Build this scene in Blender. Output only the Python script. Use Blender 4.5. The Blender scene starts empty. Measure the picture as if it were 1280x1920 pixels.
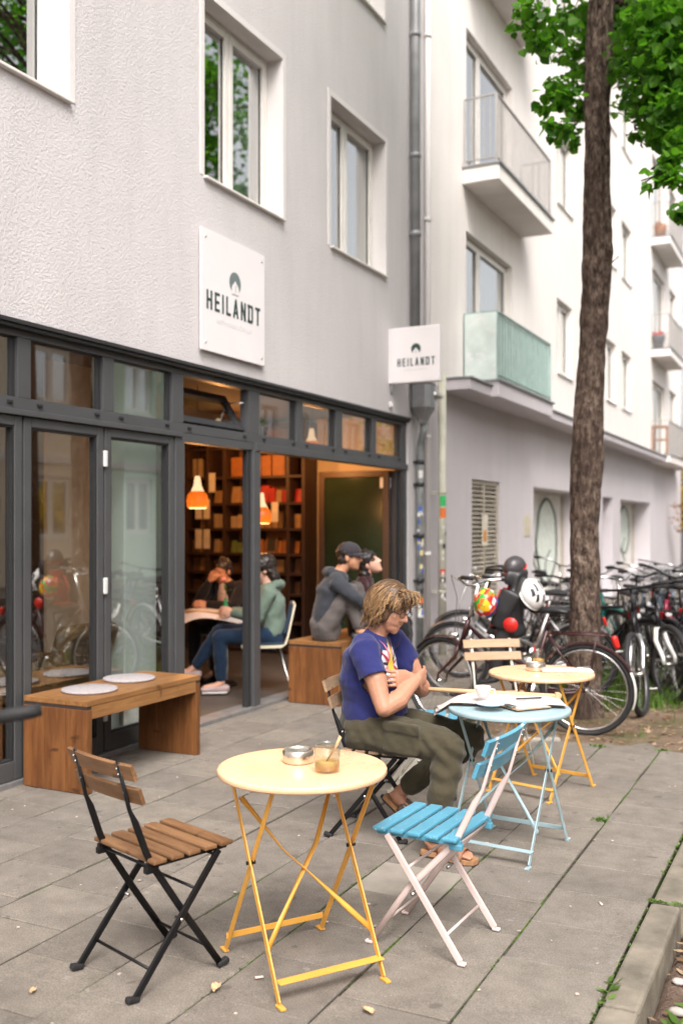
import bpy, bmesh, math, random
from mathutils import Vector, Matrix, noise
from mathutils.bvhtree import BVHTree
R = random.Random(11)
C = bpy.context.scene.collection
PI = math.pi
V = Vector
# ------------------------------------------------------------------ frame of the street
# world: +y runs along the cafe facade, +x points from the facade to the street, z up.
TH = math.atan(0.4954)
CS, SN = math.cos(TH), math.sin(TH)
CAMH = 1.57
def W(X, Y, z=0.0):
    """ground position given right/ahead distances from where the photographer stands"""
    return V((X * CS - Y * SN, X * SN + Y * CS, z))
# ------------------------------------------------------------------ mesh builder
class MB:
    def __init__(s):
        s.v = []; s.f = []; s.m = []; s.sm = []
    def add(s, vs, fs, mi=0, smooth=False):
        o = len(s.v)
        s.v.extend([tuple(p) for p in vs])
        for f in fs:
            s.f.append(tuple(i + o for i in f)); s.m.append(mi); s.sm.append(smooth)
        return s
    def box(s, x0, x1, y0, y1, z0, z1, mi=0, bev=0.0):
        if x0 > x1: x0, x1 = x1, x0
        if y0 > y1: y0, y1 = y1, y0
        if z0 > z1: z0, z1 = z1, z0
        if bev > 0:
            bm = bmesh.new()
            bmesh.ops.create_cube(bm, size=1)
            for v in bm.verts:
                v.co = V(((x0 + x1) / 2 + v.co.x * (x1 - x0), (y0 + y1) / 2 + v.co.y * (y1 - y0), (z0 + z1) / 2 + v.co.z * (z1 - z0)))
            b = min(bev, .45 * min(x1 - x0, y1 - y0, z1 - z0))
            bmesh.ops.bevel(bm, geom=bm.edges[:], offset=b, segments=2, profile=.5, affect='EDGES')
            s.bm(bm, mi); bm.free()
            return s
        vs = [(x0, y0, z0), (x1, y0, z0), (x1, y1, z0), (x0, y1, z0), (x0, y0, z1), (x1, y0, z1), (x1, y1, z1), (x0, y1, z1)]
        fs = [(3, 2, 1, 0), (4, 5, 6, 7), (0, 1, 5, 4), (1, 2, 6, 5), (2, 3, 7, 6), (3, 0, 4, 7)]
        return s.add(vs, fs, mi)
    def bm(s, bm, mi=0, smooth=False):
        bm.verts.index_update()
        s.add([v.co[:] for v in bm.verts], [[v.index for v in f.verts] for f in bm.faces], mi, smooth)
    def obox(s, c, ax, half, mi=0, bev=0.0):
        """box centred at c with the three axes ax (columns) and half sizes"""
        t = MB().box(-half[0], half[0], -half[1], half[1], -half[2], half[2], mi, bev)
        A = [V(a).normalized() for a in ax]; c = V(c)
        s.add([c + A[0] * p[0] + A[1] * p[1] + A[2] * p[2] for p in t.v], t.f, mi)
        return s
    def bar(s, a, b, w, t, side, mi=0, bev=0.0):
        """flat bar a->b, width w along `side`, thickness t across"""
        a, b = V(a), V(b); d = (b - a).normalized(); sd = V(side)
        sd = (sd - d * sd.dot(d)).normalized(); n = d.cross(sd)
        return s.obox((a + b) / 2, (d, sd, n), ((b - a).length / 2, w / 2, t / 2), mi, bev)
    def tube(s, pts, r, n=8, mi=0, closed=False, cap=True, smooth=True, flat=None, up=None):
        pts = [V(p) for p in pts]; k = len(pts)
        rs = r if isinstance(r, (list, tuple)) else [r] * k
        rings = []; prev = None
        for i in range(k):
            if closed: d = pts[(i + 1) % k] - pts[i - 1]
            else: d = pts[min(i + 1, k - 1)] - pts[max(i - 1, 0)]
            if d.length < 1e-9: d = V((0, 0, 1))
            d.normalize()
            if prev is None:
                u = V(up) if up else (V((0, 0, 1)) if abs(d.z) < .9 else V((1, 0, 0)))
            else: u = prev
            u = (u - d * u.dot(d))
            if u.length < 1e-6: u = V((1, 0, 0)) - d * d.x
            u.normalize(); w = d.cross(u); prev = u
            rr = rs[i]; ra, rb = rr if isinstance(rr, (list, tuple)) else (rr, rr)
            rings.append([pts[i] + u * math.cos(2 * PI * j / n) * ra + w * math.sin(2 * PI * j / n) * rb for j in range(n)])
        vs = [p for q in rings for p in q]; fs = []
        for i in range(k if closed else k - 1):
            i2 = (i + 1) % k
            for j in range(n):
                j2 = (j + 1) % n
                fs.append((i * n + j, i * n + j2, i2 * n + j2, i2 * n + j))
        if cap and not closed:
            fs.append(tuple(reversed(range(n)))); fs.append(tuple((k - 1) * n + j for j in range(n)))
        return s.add(vs, fs, mi, smooth)
    def capsule(s, pts, r, n=12, mi=0, up=None):
        """tube with rounded ends (for bodies)"""
        pts = [V(p) for p in pts]; rs = list(r) if isinstance(r, (list, tuple)) else [r] * len(pts)
        def sc(x, k): return tuple(q * k for q in x) if isinstance(x, (list, tuple)) else x * k
        def mn(x): return min(x) if isinstance(x, (list, tuple)) else x
        d0 = (pts[0] - pts[1]).normalized(); d1 = (pts[-1] - pts[-2]).normalized()
        P = []; Q = []
        for k, a in ((.02, .97), (.6, .8), (.87, .5)):
            P.append(pts[0] + d0 * mn(rs[0]) * a * .8); Q.append(sc(rs[0], max(k, .05)))
        P += pts; Q += rs
        for k, a in ((.87, .5), (.6, .8), (.02, .97)):
            P.append(pts[-1] + d1 * mn(rs[-1]) * a * .8); Q.append(sc(rs[-1], max(k, .05)))
        return s.tube(P, Q, n, mi, up=up)
    def lathe(s, prof, n=32, c=(0, 0, 0), mi=0, smooth=True, cap=False):
        vs = []; fs = []; k = len(prof)
        for (r, z) in prof:
            for j in range(n):
                a = 2 * PI * j / n
                vs.append((c[0] + r * math.cos(a), c[1] + r * math.sin(a), c[2] + z))
        for i in range(k - 1):
            for j in range(n):
                j2 = (j + 1) % n
                fs.append((i * n + j, i * n + j2, (i + 1) * n + j2, (i + 1) * n + j))
        if cap:
            fs.append(tuple(reversed(range(n)))); fs.append(tuple((k - 1) * n + j for j in range(n)))
        return s.add(vs, fs, mi, smooth)
    def ell(s, c, r, ax=None, n=16, m=10, mi=0):
        c = V(c); A = [V(a).normalized() for a in ax] if ax else [V((1, 0, 0)), V((0, 1, 0)), V((0, 0, 1))]
        vs = []; fs = []
        for i in range(m + 1):
            p = PI * i / m
            for j in range(n):
                a = 2 * PI * j / n; rr = max(math.sin(p), .001)
                vs.append(c + A[0] * r[0] * rr * math.cos(a) + A[1] * r[1] * rr * math.sin(a) + A[2] * r[2] * math.cos(p))
        for i in range(m):
            for j in range(n):
                j2 = (j + 1) % n
                fs.append((i * n + j, (i + 1) * n + j, (i + 1) * n + j2, i * n + j2))
        fs.append(tuple(range(n))); fs.append(tuple(reversed([m * n + j for j in range(n)])))
        return s.add(vs, fs, mi, True)
    def prism(s, pts, o, ax, t, mi=0):
        """2-D outline pts in the plane (ax[0], ax[1]) at o, extruded t along ax[2]"""
        o = V(o); a, b, c = [V(q).normalized() for q in ax]; n = len(pts)
        vs = [o + a * p[0] + b * p[1] for p in pts] + [o + a * p[0] + b * p[1] + c * t for p in pts]
        fs = [tuple(reversed(range(n))), tuple(range(n, 2 * n))] + [(i, (i + 1) % n, n + (i + 1) % n, n + i) for i in range(n)]
        return s.add(vs, fs, mi)
    def mesh(s, name):
        me = bpy.data.meshes.new(name)
        me.from_pydata(s.v, [], s.f)
        me.polygons.foreach_set('material_index', s.m)
        me.polygons.foreach_set('use_smooth', s.sm)
        me.update()
        return me
    def build(s, name, mat, parent=None, loc=None, rz=0, label=None):
        me = s.mesh(name)
        for m in (mat if isinstance(mat, (list, tuple)) else [mat]): me.materials.append(m)
        o = bpy.data.objects.new(name, me); C.objects.link(o)
        if parent is not None: o.parent = parent
        if loc is not None: o.location = loc
        if rz: o.rotation_euler = (0, 0, rz)
        if label: o['label'] = label
        return o
def tag(o, label, cat, group=None, kind=None):
    o['label'] = label; o['category'] = cat
    if group: o['group'] = group
    if kind: o['kind'] = kind
    return o
def structure(o, kind='structure'):
    o['kind'] = kind; return o
def thing(name, label, cat, loc=(0, 0, 0), rz=0.0, group=None):
    o = bpy.data.objects.new(name, None); C.objects.link(o)
    o.empty_display_size = .1
    o.location = loc; o.rotation_euler = (0, 0, rz)
    return tag(o, label, cat, group)
def copy_tree(o, parent=None, loc=None, rz=None, label=None):
    c = o.copy(); C.objects.link(c)
    if parent is not None: c.parent = parent
    if loc is not None: c.location = loc
    if rz is not None: c.rotation_euler = (0, 0, rz)
    if label: c['label'] = label
    for ch in list(o.children): copy_tree(ch, c)
    return c
def camrot(a):
    """heading a (degrees, 0 = to the photographer's right, 90 = straight ahead) as a world z rotation"""
    return math.radians(a) + TH
def remesh(mb, voxel, smooth=2, fac=.5, disp=None):
    me = mb.mesh('tmp'); o = bpy.data.objects.new('tmp', me); C.objects.link(o)
    r = o.modifiers.new('r', 'REMESH'); r.mode = 'VOXEL'; r.voxel_size = voxel; r.use_smooth_shade = True
    if smooth:
        q = o.modifiers.new('s', 'SMOOTH'); q.factor = fac; q.iterations = smooth
    dg = bpy.context.evaluated_depsgraph_get()
    out = bpy.data.meshes.new_from_object(o.evaluated_get(dg))
    bpy.data.objects.remove(o)
    if disp:
        nv = len(out.vertices)
        ns = [v.normal.copy() for v in out.vertices]
        for v, n_ in zip(out.vertices, ns):
            v.co += n_ * disp(v.co)
        out.update()
    for p in out.polygons: p.use_smooth = True
    return out
def put(me, name, mat, parent=None, loc=None):
    me.name = name
    me.materials.clear()
    for m in (mat if isinstance(mat, (list, tuple)) else [mat]): me.materials.append(m)
    o = bpy.data.objects.new(name, me); C.objects.link(o)
    if parent is not None: o.parent = parent
    if loc is not None: o.location = loc
    return o
# ------------------------------------------------------------------ materials
class NT:
    def __init__(s, name):
        s.mat = bpy.data.materials.new(name); s.mat.use_nodes = True
        s.t = s.mat.node_tree; s.t.nodes.clear()
        s.out = s.n('ShaderNodeOutputMaterial')
    def n(s, typ, **kw):
        nd = s.t.nodes.new(typ)
        for k, v in kw.items(): setattr(nd, k, v)
        return nd
    def l(s, a, b): s.t.links.new(a, b)
    def coords(s, scale=(1, 1, 1), src='Object', rot=(0, 0, 0)):
        tc = s.n('ShaderNodeTexCoord'); mp = s.n('ShaderNodeMapping')
        mp.inputs['Scale'].default_value = scale; mp.inputs['Rotation'].default_value = rot
        s.l(tc.outputs[src], mp.inputs['Vector']); return mp.outputs[0]
    def noise(s, vec, scale, detail=4, rough=.55, dist=0):
        nd = s.n('ShaderNodeTexNoise'); nd.inputs['Scale'].default_value = scale
        nd.inputs['Detail'].default_value = detail; nd.inputs['Roughness'].default_value = rough
        nd.inputs['Distortion'].default_value = dist
        s.l(vec, nd.inputs['Vector']); return nd.outputs['Fac']
    def ramp(s, fac, stops):
        nd = s.n('ShaderNodeValToRGB'); e = nd.color_ramp.elements
        while len(e) > 1: e.remove(e[-1])
        for i, (p, c) in enumerate(stops):
            el = e[0] if i == 0 else e.new(p)
            el.position = p; el.color = (*c, 1) if len(c) == 3 else c
        s.l(fac, nd.inputs[0]); return nd.outputs[0]
    def mix(s, fac, a, b, mode='MIX'):
        nd = s.n('ShaderNodeMix', data_type='RGBA', blend_type=mode)
        for sock, v in ((nd.inputs[0], fac), (nd.inputs[6], a), (nd.inputs[7], b)):
            if isinstance(v, (int, float)): sock.default_value = v
            elif isinstance(v, (tuple, list)): sock.default_value = (*v, 1) if len(v) == 3 else v
            else: s.l(v, sock)
        return nd.outputs[2]
    def math(s, op, a, b=0.0):
        nd = s.n('ShaderNodeMath', operation=op)
        for sock, v in ((nd.inputs[0], a), (nd.inputs[1], b)):
            if isinstance(v, (int, float)): sock.default_value = v
            else: s.l(v, sock)
        return nd.outputs[0]
    def bump(s, h, strength, dist, nrm=None):
        nd = s.n('ShaderNodeBump'); nd.inputs['Strength'].default_value = strength; nd.inputs['Distance'].default_value = dist
        s.l(h, nd.inputs['Height'])
        if nrm: s.l(nrm, nd.inputs['Normal'])
        return nd.outputs[0]
    def island(s):
        return s.n('ShaderNodeNewGeometry').outputs['Random Per Island']
    def pbr(s, col, rough=.6, metal=0.0, nrm=None, spec=.5, **kw):
        p = s.n('ShaderNodeBsdfPrincipled')
        for k, v in dict({'Base Color': col, 'Roughness': rough, 'Metallic': metal, 'Specular IOR Level': spec}, **kw).items():
            if isinstance(v, (int, float)): p.inputs[k].default_value = v
            elif isinstance(v, (tuple, list)): p.inputs[k].default_value = (*v, 1) if len(v) == 3 and p.inputs[k].type == 'RGBA' else v
            else: s.l(v, p.inputs[k])
        if nrm: s.l(nrm, p.inputs['Normal'])
        s.l(p.outputs[0], s.out.inputs[0]); return p
def mul(c, k): return tuple(min(1, max(0, q * k)) for q in c)
def mat(name, col, rough=.6, metal=0.0, var=.12, vscale=9, bump=0.0, bscale=80, spec=.5, isl=0.0, scale=(1, 1, 1), **kw):
    t = NT(name); co = t.coords(scale)
    f = t.noise(co, vscale, 5)
    c = t.ramp(f, [(.3, mul(col, 1 - var)), (.7, mul(col, 1 + var))])
    if isl:
        r = t.island(); k = t.ramp(r, [(0, (1 - isl,) * 3), (1, (1 + isl,) * 3)])
        c = t.mix(1.0, c, k, 'MULTIPLY')
    nr = t.bump(t.noise(co, bscale, 4), bump, .004) if bump else None
    t.pbr(c, rough, metal, nr, spec, **kw); return t.mat
def wood(name, c0, c1, grain=(1, 14, 14), scale=3.0, rough=.55, isl=.22, knots=True, spec=.4):
    t = NT(name); co = t.coords(grain)
    f = t.noise(co, scale, 6, .6, .6)
    f2 = t.noise(co, scale * 7, 4, .6, .3)
    c = t.ramp(f, [(.28, c0), (.5, tuple((a + b) / 2 for a, b in zip(c0, c1))), (.68, c1)])
    c = t.mix(t.math('MULTIPLY', f2, .5), c, mul(c0, .6))
    if knots:
        k = t.noise(t.coords((2.5, 6, 6)), 2.2, 2, .5, 0)
        c = t.mix(t.ramp(k, [(.66, (0, 0, 0)), (.74, (.8, .8, .8))]), c, mul(c0, .42))
    r = t.island(); c = t.mix(1.0, c, t.ramp(r, [(0, (1 - isl,) * 3), (1, (1 + isl * .6,) * 3)]), 'MULTIPLY')
    t.pbr(c, rough, 0, t.bump(f2, .25, .003), spec); return t.mat
def paint(name, col, wear, amount=.35, rough=.42, scale=22, spec=.5):
    """painted metal or wood with chips of another colour"""
    t = NT(name); co = t.coords()
    f = t.noise(co, scale, 7, .7); g = t.noise(co, 5, 3)
    base = t.ramp(g, [(.3, mul(col, .86)), (.7, mul(col, 1.1))])
    edge = .70 - amount * .25
    m = t.ramp(f, [(edge, (0, 0, 0)), (edge + .03, (1, 1, 1))])
    c = t.mix(m, base, wear)
    t.pbr(c, t.math('ADD', t.math('MULTIPLY', g, .25), rough - .12), 0, t.bump(f, .15, .002), spec); return t.mat
def glass(name, f0=.06, tint=(.86, .9, .88), rough=0.0):
    """thin pane: clear, with a mirror layer on the outer face that grows at grazing angles"""
    t = NT(name); lw = t.n('ShaderNodeLayerWeight'); lw.inputs[0].default_value = .5
    p = t.math('POWER', lw.outputs['Facing'], 4.0)
    fac = t.math('ADD', t.math('MULTIPLY', p, 1 - f0), f0)
    bf = t.n('ShaderNodeNewGeometry').outputs['Backfacing']
    fac = t.math('MULTIPLY', fac, t.math('SUBTRACT', 1.0, bf))
    tr = t.n('ShaderNodeBsdfTransparent'); tr.inputs[0].default_value = (*tint, 1)
    gl = t.n('ShaderNodeBsdfGlossy'); gl.inputs['Roughness'].default_value = rough
    gl.inputs['Color'].default_value = (.95, .97, .96, 1)
    mx = t.n('ShaderNodeMixShader'); t.l(fac, mx.inputs[0]); t.l(tr.outputs[0], mx.inputs[1]); t.l(gl.outputs[0], mx.inputs[2])
    t.l(mx.outputs[0], t.out.inputs[0]); return t.mat
def emit(name, col, s):
    t = NT(name); e = t.n('ShaderNodeEmission'); e.inputs[0].default_value = (*col, 1); e.inputs[1].default_value = s
    t.l(e.outputs[0], t.out.inputs[0]); return t.mat
def stucco(name, col, coarse=34, strength=.8, dist=.012, stain=.10):
    t = NT(name); co = t.coords()
    n1 = t.noise(co, coarse, 5, .6); n2 = t.noise(co, coarse * 3.1, 3, .5); big = t.noise(co, .7, 5, .6)
    st = t.noise(t.coords((1, 3.0, .35)), 1.6, 5, .6)
    c = t.ramp(big, [(.3, mul(col, .95)), (.7, mul(col, 1.04))])
    c = t.mix(t.math('MULTIPLY', t.ramp(st, [(.45, (0, 0, 0)), (.8, (1, 1, 1))]), stain), c, mul(col, .55))
    c = t.mix(t.ramp(n1, [(.25, (.22, .22, .22)), (.5, (0, 0, 0))]), c, mul(col, .62))
    h = t.math('ADD', t.math('MULTIPLY', n1, 1.0), t.math('MULTIPLY', n2, .35))
    t.pbr(c, .9, 0, t.bump(h, strength, dist), .2); return t.mat
M = {}
M['stucco'] = stucco('rough_render', (.64, .612, .615), 58, .8, .011, .18)
M['plaster'] = stucco('smooth_render', (.70, .675, .665), 60, .25, .004, .06)
M['rose'] = stucco('rose_white_render', (.88, .835, .80), 45, .35, .006, .20)
M['lilac'] = stucco('lilac_render', (.64, .605, .63), 50, .3, .005, .12)
M['cream'] = stucco('cream_render', (.80, .69, .56), 40, .4, .006)
M['mint'] = stucco('mint_render', (.60, .74, .61), 40, .4, .006)
M['grey_frame'] = mat('grey_frame', (.068, .070, .073), .42, 0, .08, 4)
M['dark_frame'] = mat('dark_frame', (.028, .028, .03), .45, 0, .1, 4)
M['brown_frame'] = mat('brown_frame', (.06, .034, .022), .5, 0, .1, 4)
M['white_frame'] = mat('white_frame', (.76, .73, .69), .4, 0, .05, 4)
M['glass'] = glass('window_glass', .55)
M['door_glass'] = glass('door_glass', .33, (.9, .92, .92))
M['jar_glass'] = glass('jar_glass', .13, (.90, .92, .90))
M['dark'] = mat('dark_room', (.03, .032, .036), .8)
M['curtain'] = mat('curtain', (.42, .43, .42), .9, scale=(1, 12, .2))
M['zinc'] = mat('zinc', (.30, .31, .32), .5, .4, .2, 6, .1)
M['grey_pipe'] = mat('grey_pipe', (.23, .235, .24), .5, .1, .2, 5)
M['cream_pipe'] = mat('cream_pipe', (.52, .51, .42), .5, 0, .15, 5)
M['black_metal'] = mat('black_metal', (.007, .007, .008), .42, 0, .2, 20, .15, 60, .3)
M['steel'] = mat('steel', (.62, .61, .59), .22, 1.0, .1, 20)
M['chrome'] = mat('chrome', (.75, .75, .74), .14, 1.0, .05, 20)
M['rubber'] = mat('rubber', (.014, .014, .015), .7, 0, .2, 20)
M['black_plastic'] = mat('black_plastic', (.017, .017, .019), .45)
M['white_plastic'] = mat('white_plastic', (.72, .71, .69), .35)
M['red_plastic'] = mat('red_plastic', (.55, .02, .015), .3)
M['orange_plastic'] = mat('orange_plastic', (.75, .2, .02), .35)
M['sign_white'] = mat('sign_white', (.80, .765, .77), .3, 0, .02, 3)
M['ink'] = mat('sign_ink', (.02, .05, .045), .5)
M['ink_grey'] = mat('sign_ink_grey', (.16, .2, .2), .5)
M['ink_pale'] = mat('sign_ink_pale', (.60, .58, .585), .5)
# ================================================================== GROUND
def paver_mat():
    t = NT('concrete_paver'); co = t.coords()
    r = t.island()
    fine = t.noise(co, 160, 4, .7); mid = t.noise(co, 9, 6, .65); big = t.noise(co, 1.3, 4)
    c = t.ramp(mid, [(.25, (.146, .130, .112)), (.5, (.195, .175, .152)), (.75, (.237, .214, .187))])
    c = t.mix(1.0, c, t.ramp(r, [(0, (.88, .87, .86)), (.5, (1, 1, 1)), (1, (1.10, 1.09, 1.06))]), 'MULTIPLY')
    c = t.mix(1.0, c, t.ramp(fine, [(.3, (.62, .62, .62)), (.52, (1, 1, 1)), (.72, (1.42, 1.40, 1.36))]), 'MULTIPLY')
    c = t.mix(t.ramp(big, [(.5, (0, 0, 0)), (.75, (.5, .5, .5))]), c, (.11, .098, .085))
    spot = t.noise(co, 17, 3, .5)
    c = t.mix(t.ramp(spot, [(.70, (0, 0, 0)), (.73, (.4, .4, .4))]), c, (.33, .31, .29))
    gum = t.noise(t.coords((1, 1, 1), rot=(0, 0, .6)), 11, 1, .3)
    c = t.mix(t.ramp(gum, [(.74, (0, 0, 0)), (.76, (.55, .55, .55))]), c, (.085, .075, .066))
    t.pbr(c, .88, 0, t.bump(t.math('ADD', fine, mid), .35, .004), .25); return t.mat
def joint_mat():
    t = NT('mossy_joint'); co = t.coords()
    n1 = t.noise(t.coords((1.2, .8, 1)), 2.4, 4); n2 = t.noise(co, 60, 3)
    g = t.ramp(n2, [(.3, (.03, .055, .012)), (.7, (.10, .16, .03))])
    d = t.ramp(n2, [(.3, (.03, .026, .022)), (.7, (.085, .075, .06))])
    t.pbr(t.mix(t.ramp(n1, [(.48, (0, 0, 0)), (.6, (1, 1, 1))]), d, g), .95, 0, t.bump(n2, .6, .006), .1); return t.mat
def soil_mat(name, a, b, green=.0):
    t = NT(name); co = t.coords(); n1 = t.noise(co, 5, 6, .7); n2 = t.noise(co, 70, 4, .7)
    c = t.ramp(n1, [(.3, a), (.7, b)])
    c = t.mix(1.0, c, t.ramp(n2, [(.3, (.55, .55, .55)), (.7, (1.5, 1.45, 1.4))]), 'MULTIPLY')
    if green:
        c = t.mix(t.ramp(t.noise(co, 2.2, 4), [(.5, (0, 0, 0)), (.62, (green,) * 3)]), c, (.06, .085, .02))
    t.pbr(c, .95, 0, t.bump(n2, .9, .015), .1); return t.mat
M['paver'] = paver_mat(); M['joint'] = joint_mat()
M['soil'] = soil_mat('soil', (.12, .085, .06), (.22, .17, .125), .5)
M['bed'] = soil_mat('gutter_soil', (.09, .06, .045), (.20, .15, .12))
M['kerbstone'] = mat('kerbstone', (.20, .178, .142), .9, 0, .38, 6, .9, 90, .2)
M['asphalt'] = mat('asphalt', (.055, .054, .055), .9, 0, .2, 14, .7, 140, .2)

# ground sheet reaching the horizon, road level
structure(MB().box(-400, 400, -400, 400, -.32, -.30).build('ground', M['asphalt']))
structure(MB().box(.35, 7.2, -30, 80, -.30, -.145).build('road', M['asphalt']))
structure(MB().box(7.2, 10.05, -30, 80, -.30, -.02).build('far_pavement', M['paver']))
# pavement: bed under the joints, then one mesh of slabs
structure(MB().box(-4.41, -.700, -14, 60, -.28, -.0075).build('paving_bed', M['joint']))
KERB_IN = -.69; ROWW = .397; SLAB = .3685
def in_soil(n, s):
    if s < 6.9: return False
    edge = 7.22 + (.10 if n > -1.4 else 0) + max(0, (-n - 2.0)) * .10
    if s > 7.2 and n > -2.55 and s < 22: return s > edge
    return False
pv = MB()
rows = int((4.40 - .69) / ROWW) + 1
for k in range(rows):
    n1 = KERB_IN - .006 - k * ROWW; n0 = max(n1 - ROWW + .009, -4.405)
    if n1 - n0 < .06: continue
    ph = 3.515 if k % 2 == 0 else 3.342
    j = -48
    while True:
        s0 = ph + j * SLAB; s1 = s0 + SLAB
        j += 1
        if s0 > 34: break
        gap = R.choice([.002, .003, .004, .007]); shift = R.uniform(-.003, .003)
        a0, a1 = s0 + gap / 2, s1 - gap / 2
        b0, b1 = n0 + R.uniform(0, .002) + shift, n1 - R.uniform(0, .003) + shift
        if k == 0: b1 = n1
        if b0 < -4.405: b0 = -4.405
        if in_soil((b0 + b1) / 2, (a0 + a1) / 2): continue
        z = R.uniform(-.0015, .0015); tx = R.uniform(-.0022, .0022); ty = R.uniform(-.0022, .0022)
        bv = .0035; vs = []
        for ins, dz in ((0, -.012), (0, -bv), (bv, 0)):
            for (x, y, sx, sy) in ((b0 + ins, a0 + ins, -1, -1), (b1 - ins, a0 + ins, 1, -1), (b1 - ins, a1 - ins, 1, 1), (b0 + ins, a1 - ins, -1, 1)):
                jit = R.uniform(-.0012, .0012) if ins else 0
                vs.append((x + jit, y + jit, z + dz + sx * tx + sy * ty))
        pale = 1 if (a0 < 4.08 < a1 and b0 < -1.72 < b1) else 0
        fs = [(8, 9, 10, 11)]
        for q in (0, 4):
            for i in range(4): fs.append((q + i, q + (i + 1) % 4, q + 4 + (i + 1) % 4, q + 4 + i))
        pv.add(vs, fs, pale)
M['pale_slab'] = mat('pale_slab', (.27, .245, .21), .88, 0, .16, 7, .4, 150, .25)
structure(pv.build('pavement', [M['paver'], M['pale_slab']]))
# kerb stones, a little out of line with each other
kb = MB(); s = -6.7; 
while s < 40:
    L_ = 1.0; o = R.uniform(-.006, .006); zz = R.uniform(-.006, .006)
    t_ = MB().box(-.689 + o * .3, -.562 + o, s + .006, s + L_ - .006, -.29, .002 + zz, 0, .014)
    kb.add([(x + noise.noise(V((x * 9, y * 9, z * 9))) * .005, y, z + noise.noise(V((x * 7, y * 7, 3))) * .004) for x, y, z in t_.v], t_.f)
    s += L_
s_ = kb.build('kerb', M['kerbstone']); structure(s_)
# strip of soil and rubble between kerb and road
g = MB(); NX, NY = 26, 260
for i in range(NX + 1):
    for j in range(NY + 1):
        x = -.575 + i * (.95 / NX); y = -1.5 + j * (14 / NY)
        z = -.105 + noise.fractal(V((x * 6, y * 6, 1)), 1, 2, 4) * .018 - (.05 if i in (0,) else 0)
        if i == NX: z = -.16
        g.v.append((x, y, z))
for i in range(NX):
    for j in range(NY):
        a = i * (NY + 1) + j
        g.f.append((a, a + NY + 1, a + NY + 2, a + 1)); g.m.append(0); g.sm.append(True)
structure(g.build('soil_strip', M['bed']))
# tree pit
g = MB(); NX, NY = 40, 200
def pit_z(x, y):
    d = min(1, max(0, (y - 7.2) / .25)) * min(1, max(0, (x + 2.6) / .15)) * min(1, max(0, (-.68 - x) / .12))
    return -.006 + d * (.012 + .018 * (noise.fractal(V((x * 3, y * 3, 4)), 1, 2, 4) + .35))
for i in range(NX + 1):
    for j in range(NY + 1):
        x = -2.60 + i * (1.92 / NX); y = 7.12 + j * (15.2 / NY); g.v.append((x, y, pit_z(x, y)))
for i in range(NX):
    for j in range(NY):
        a = i * (NY + 1) + j
        g.f.append((a, a + NY + 1, a + NY + 2, a + 1)); g.m.append(0); g.sm.append(True)
structure(g.build('tree_pit', M['soil']))
M['edging'] = mat('edging_concrete', (.34, .31, .27), .9, 0, .2, 6, .5)
ed = MB()
ed.obox(W(1.35, 7.27, .006), ((CS, SN, 0), (-SN, CS, 0), (0, 0, 1)), (.24, .035, .012), 0, .006)
tag(ed.build('edging_stone', M['edging']), 'pale concrete edging strip lying at the border of pavement and tree pit', 'edging stone')

def leafmat(name, a, b, trans=.35, rough=.5):
    t = NT(name); r = t.island(); c = t.ramp(r, [(0, a), (1, b)])
    d = t.n('ShaderNodeBsdfPrincipled'); t.l(c, d.inputs['Base Color']); d.inputs['Roughness'].default_value = rough
    d.inputs['Specular IOR Level'].default_value = .3
    tr = t.n('ShaderNodeBsdfTranslucent'); t.l(t.mix(1.0, c, (1.5, 1.7, .7), 'MULTIPLY'), tr.inputs[0])
    mx = t.n('ShaderNodeMixShader'); mx.inputs[0].default_value = trans
    t.l(d.outputs[0], mx.inputs[1]); t.l(tr.outputs[0], mx.inputs[2]); t.l(mx.outputs[0], t.out.inputs[0]); return t.mat
M['grass'] = leafmat('grass_blades', (.04, .10, .012), (.14, .26, .04), .3)
M['weed'] = leafmat('weed_leaves', (.06, .12, .02), (.14, .24, .05), .25)
M['litter'] = leafmat('litter_leaves', (.16, .085, .04), (.40, .30, .19), .1)
def blades(name, pts, h, w, m, lean=.5):
    mb = MB()
    for (x, y, z) in pts:
        a = R.uniform(0, 2 * PI); hh = h * R.uniform(.5, 1.3); l = R.uniform(.1, lean) * hh; b = R.uniform(0, 2 * PI)
        dx, dy = math.cos(a) * w, math.sin(a) * w; ox, oy = math.cos(b) * l, math.sin(b) * l
        mb.add([(x - dx, y - dy, z), (x + dx, y + dy, z), (x + dx * .7 + ox * .4, y + dy * .7 + oy * .4, z + hh * .6), (x - dx * .7 + ox * .4, y - dy * .7 + oy * .4, z + hh * .6), (x + ox, y + oy, z + hh)], [(0, 1, 2, 3), (3, 2, 4)])
    return mb.build(name, m)
pts = []
for _ in range(17000):
    x, y = R.uniform(-2.5, -.72), R.uniform(7.5, 15)
    dens = noise.noise(V((x * 1.7, y * 1.7, 9))) + .12 + max(-.3, min(.75, (y - 8.35) * .8))
    if R.random() < dens: pts.append((x, y, pit_z(x, y) - .004))
o = blades('grass', pts, .10, .0045, M['grass'], .8); structure(o, 'stuff'); o['label'] = 'thin green grass growing round the tree and under the bicycles'; o['category'] = 'grass'
def tufts(name, spots, m, leafs=7, size=.02):
    mb = MB()
    for (x, y, z, k) in spots:
        for i in range(int(leafs * R.uniform(.7, 1.4))):
            a = R.uniform(0, 2 * PI); l = size * k * R.uniform(.6, 1.5); e = R.uniform(.1, .9)
            d = V((math.cos(a) * math.cos(e), math.sin(a) * math.cos(e), math.sin(e))); sd = V((-math.sin(a), math.cos(a), 0)) * l * .28
            b = V((x, y, z)) + V((R.uniform(-1, 1), R.uniform(-1, 1), 0)) * size * .4 * k
            mb.add([b, b + d * l * .5 + sd, b + d * l, b + d * l * .5 - sd], [(0, 1, 2, 3)])
    return mb.build(name, m)
sp = []
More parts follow.
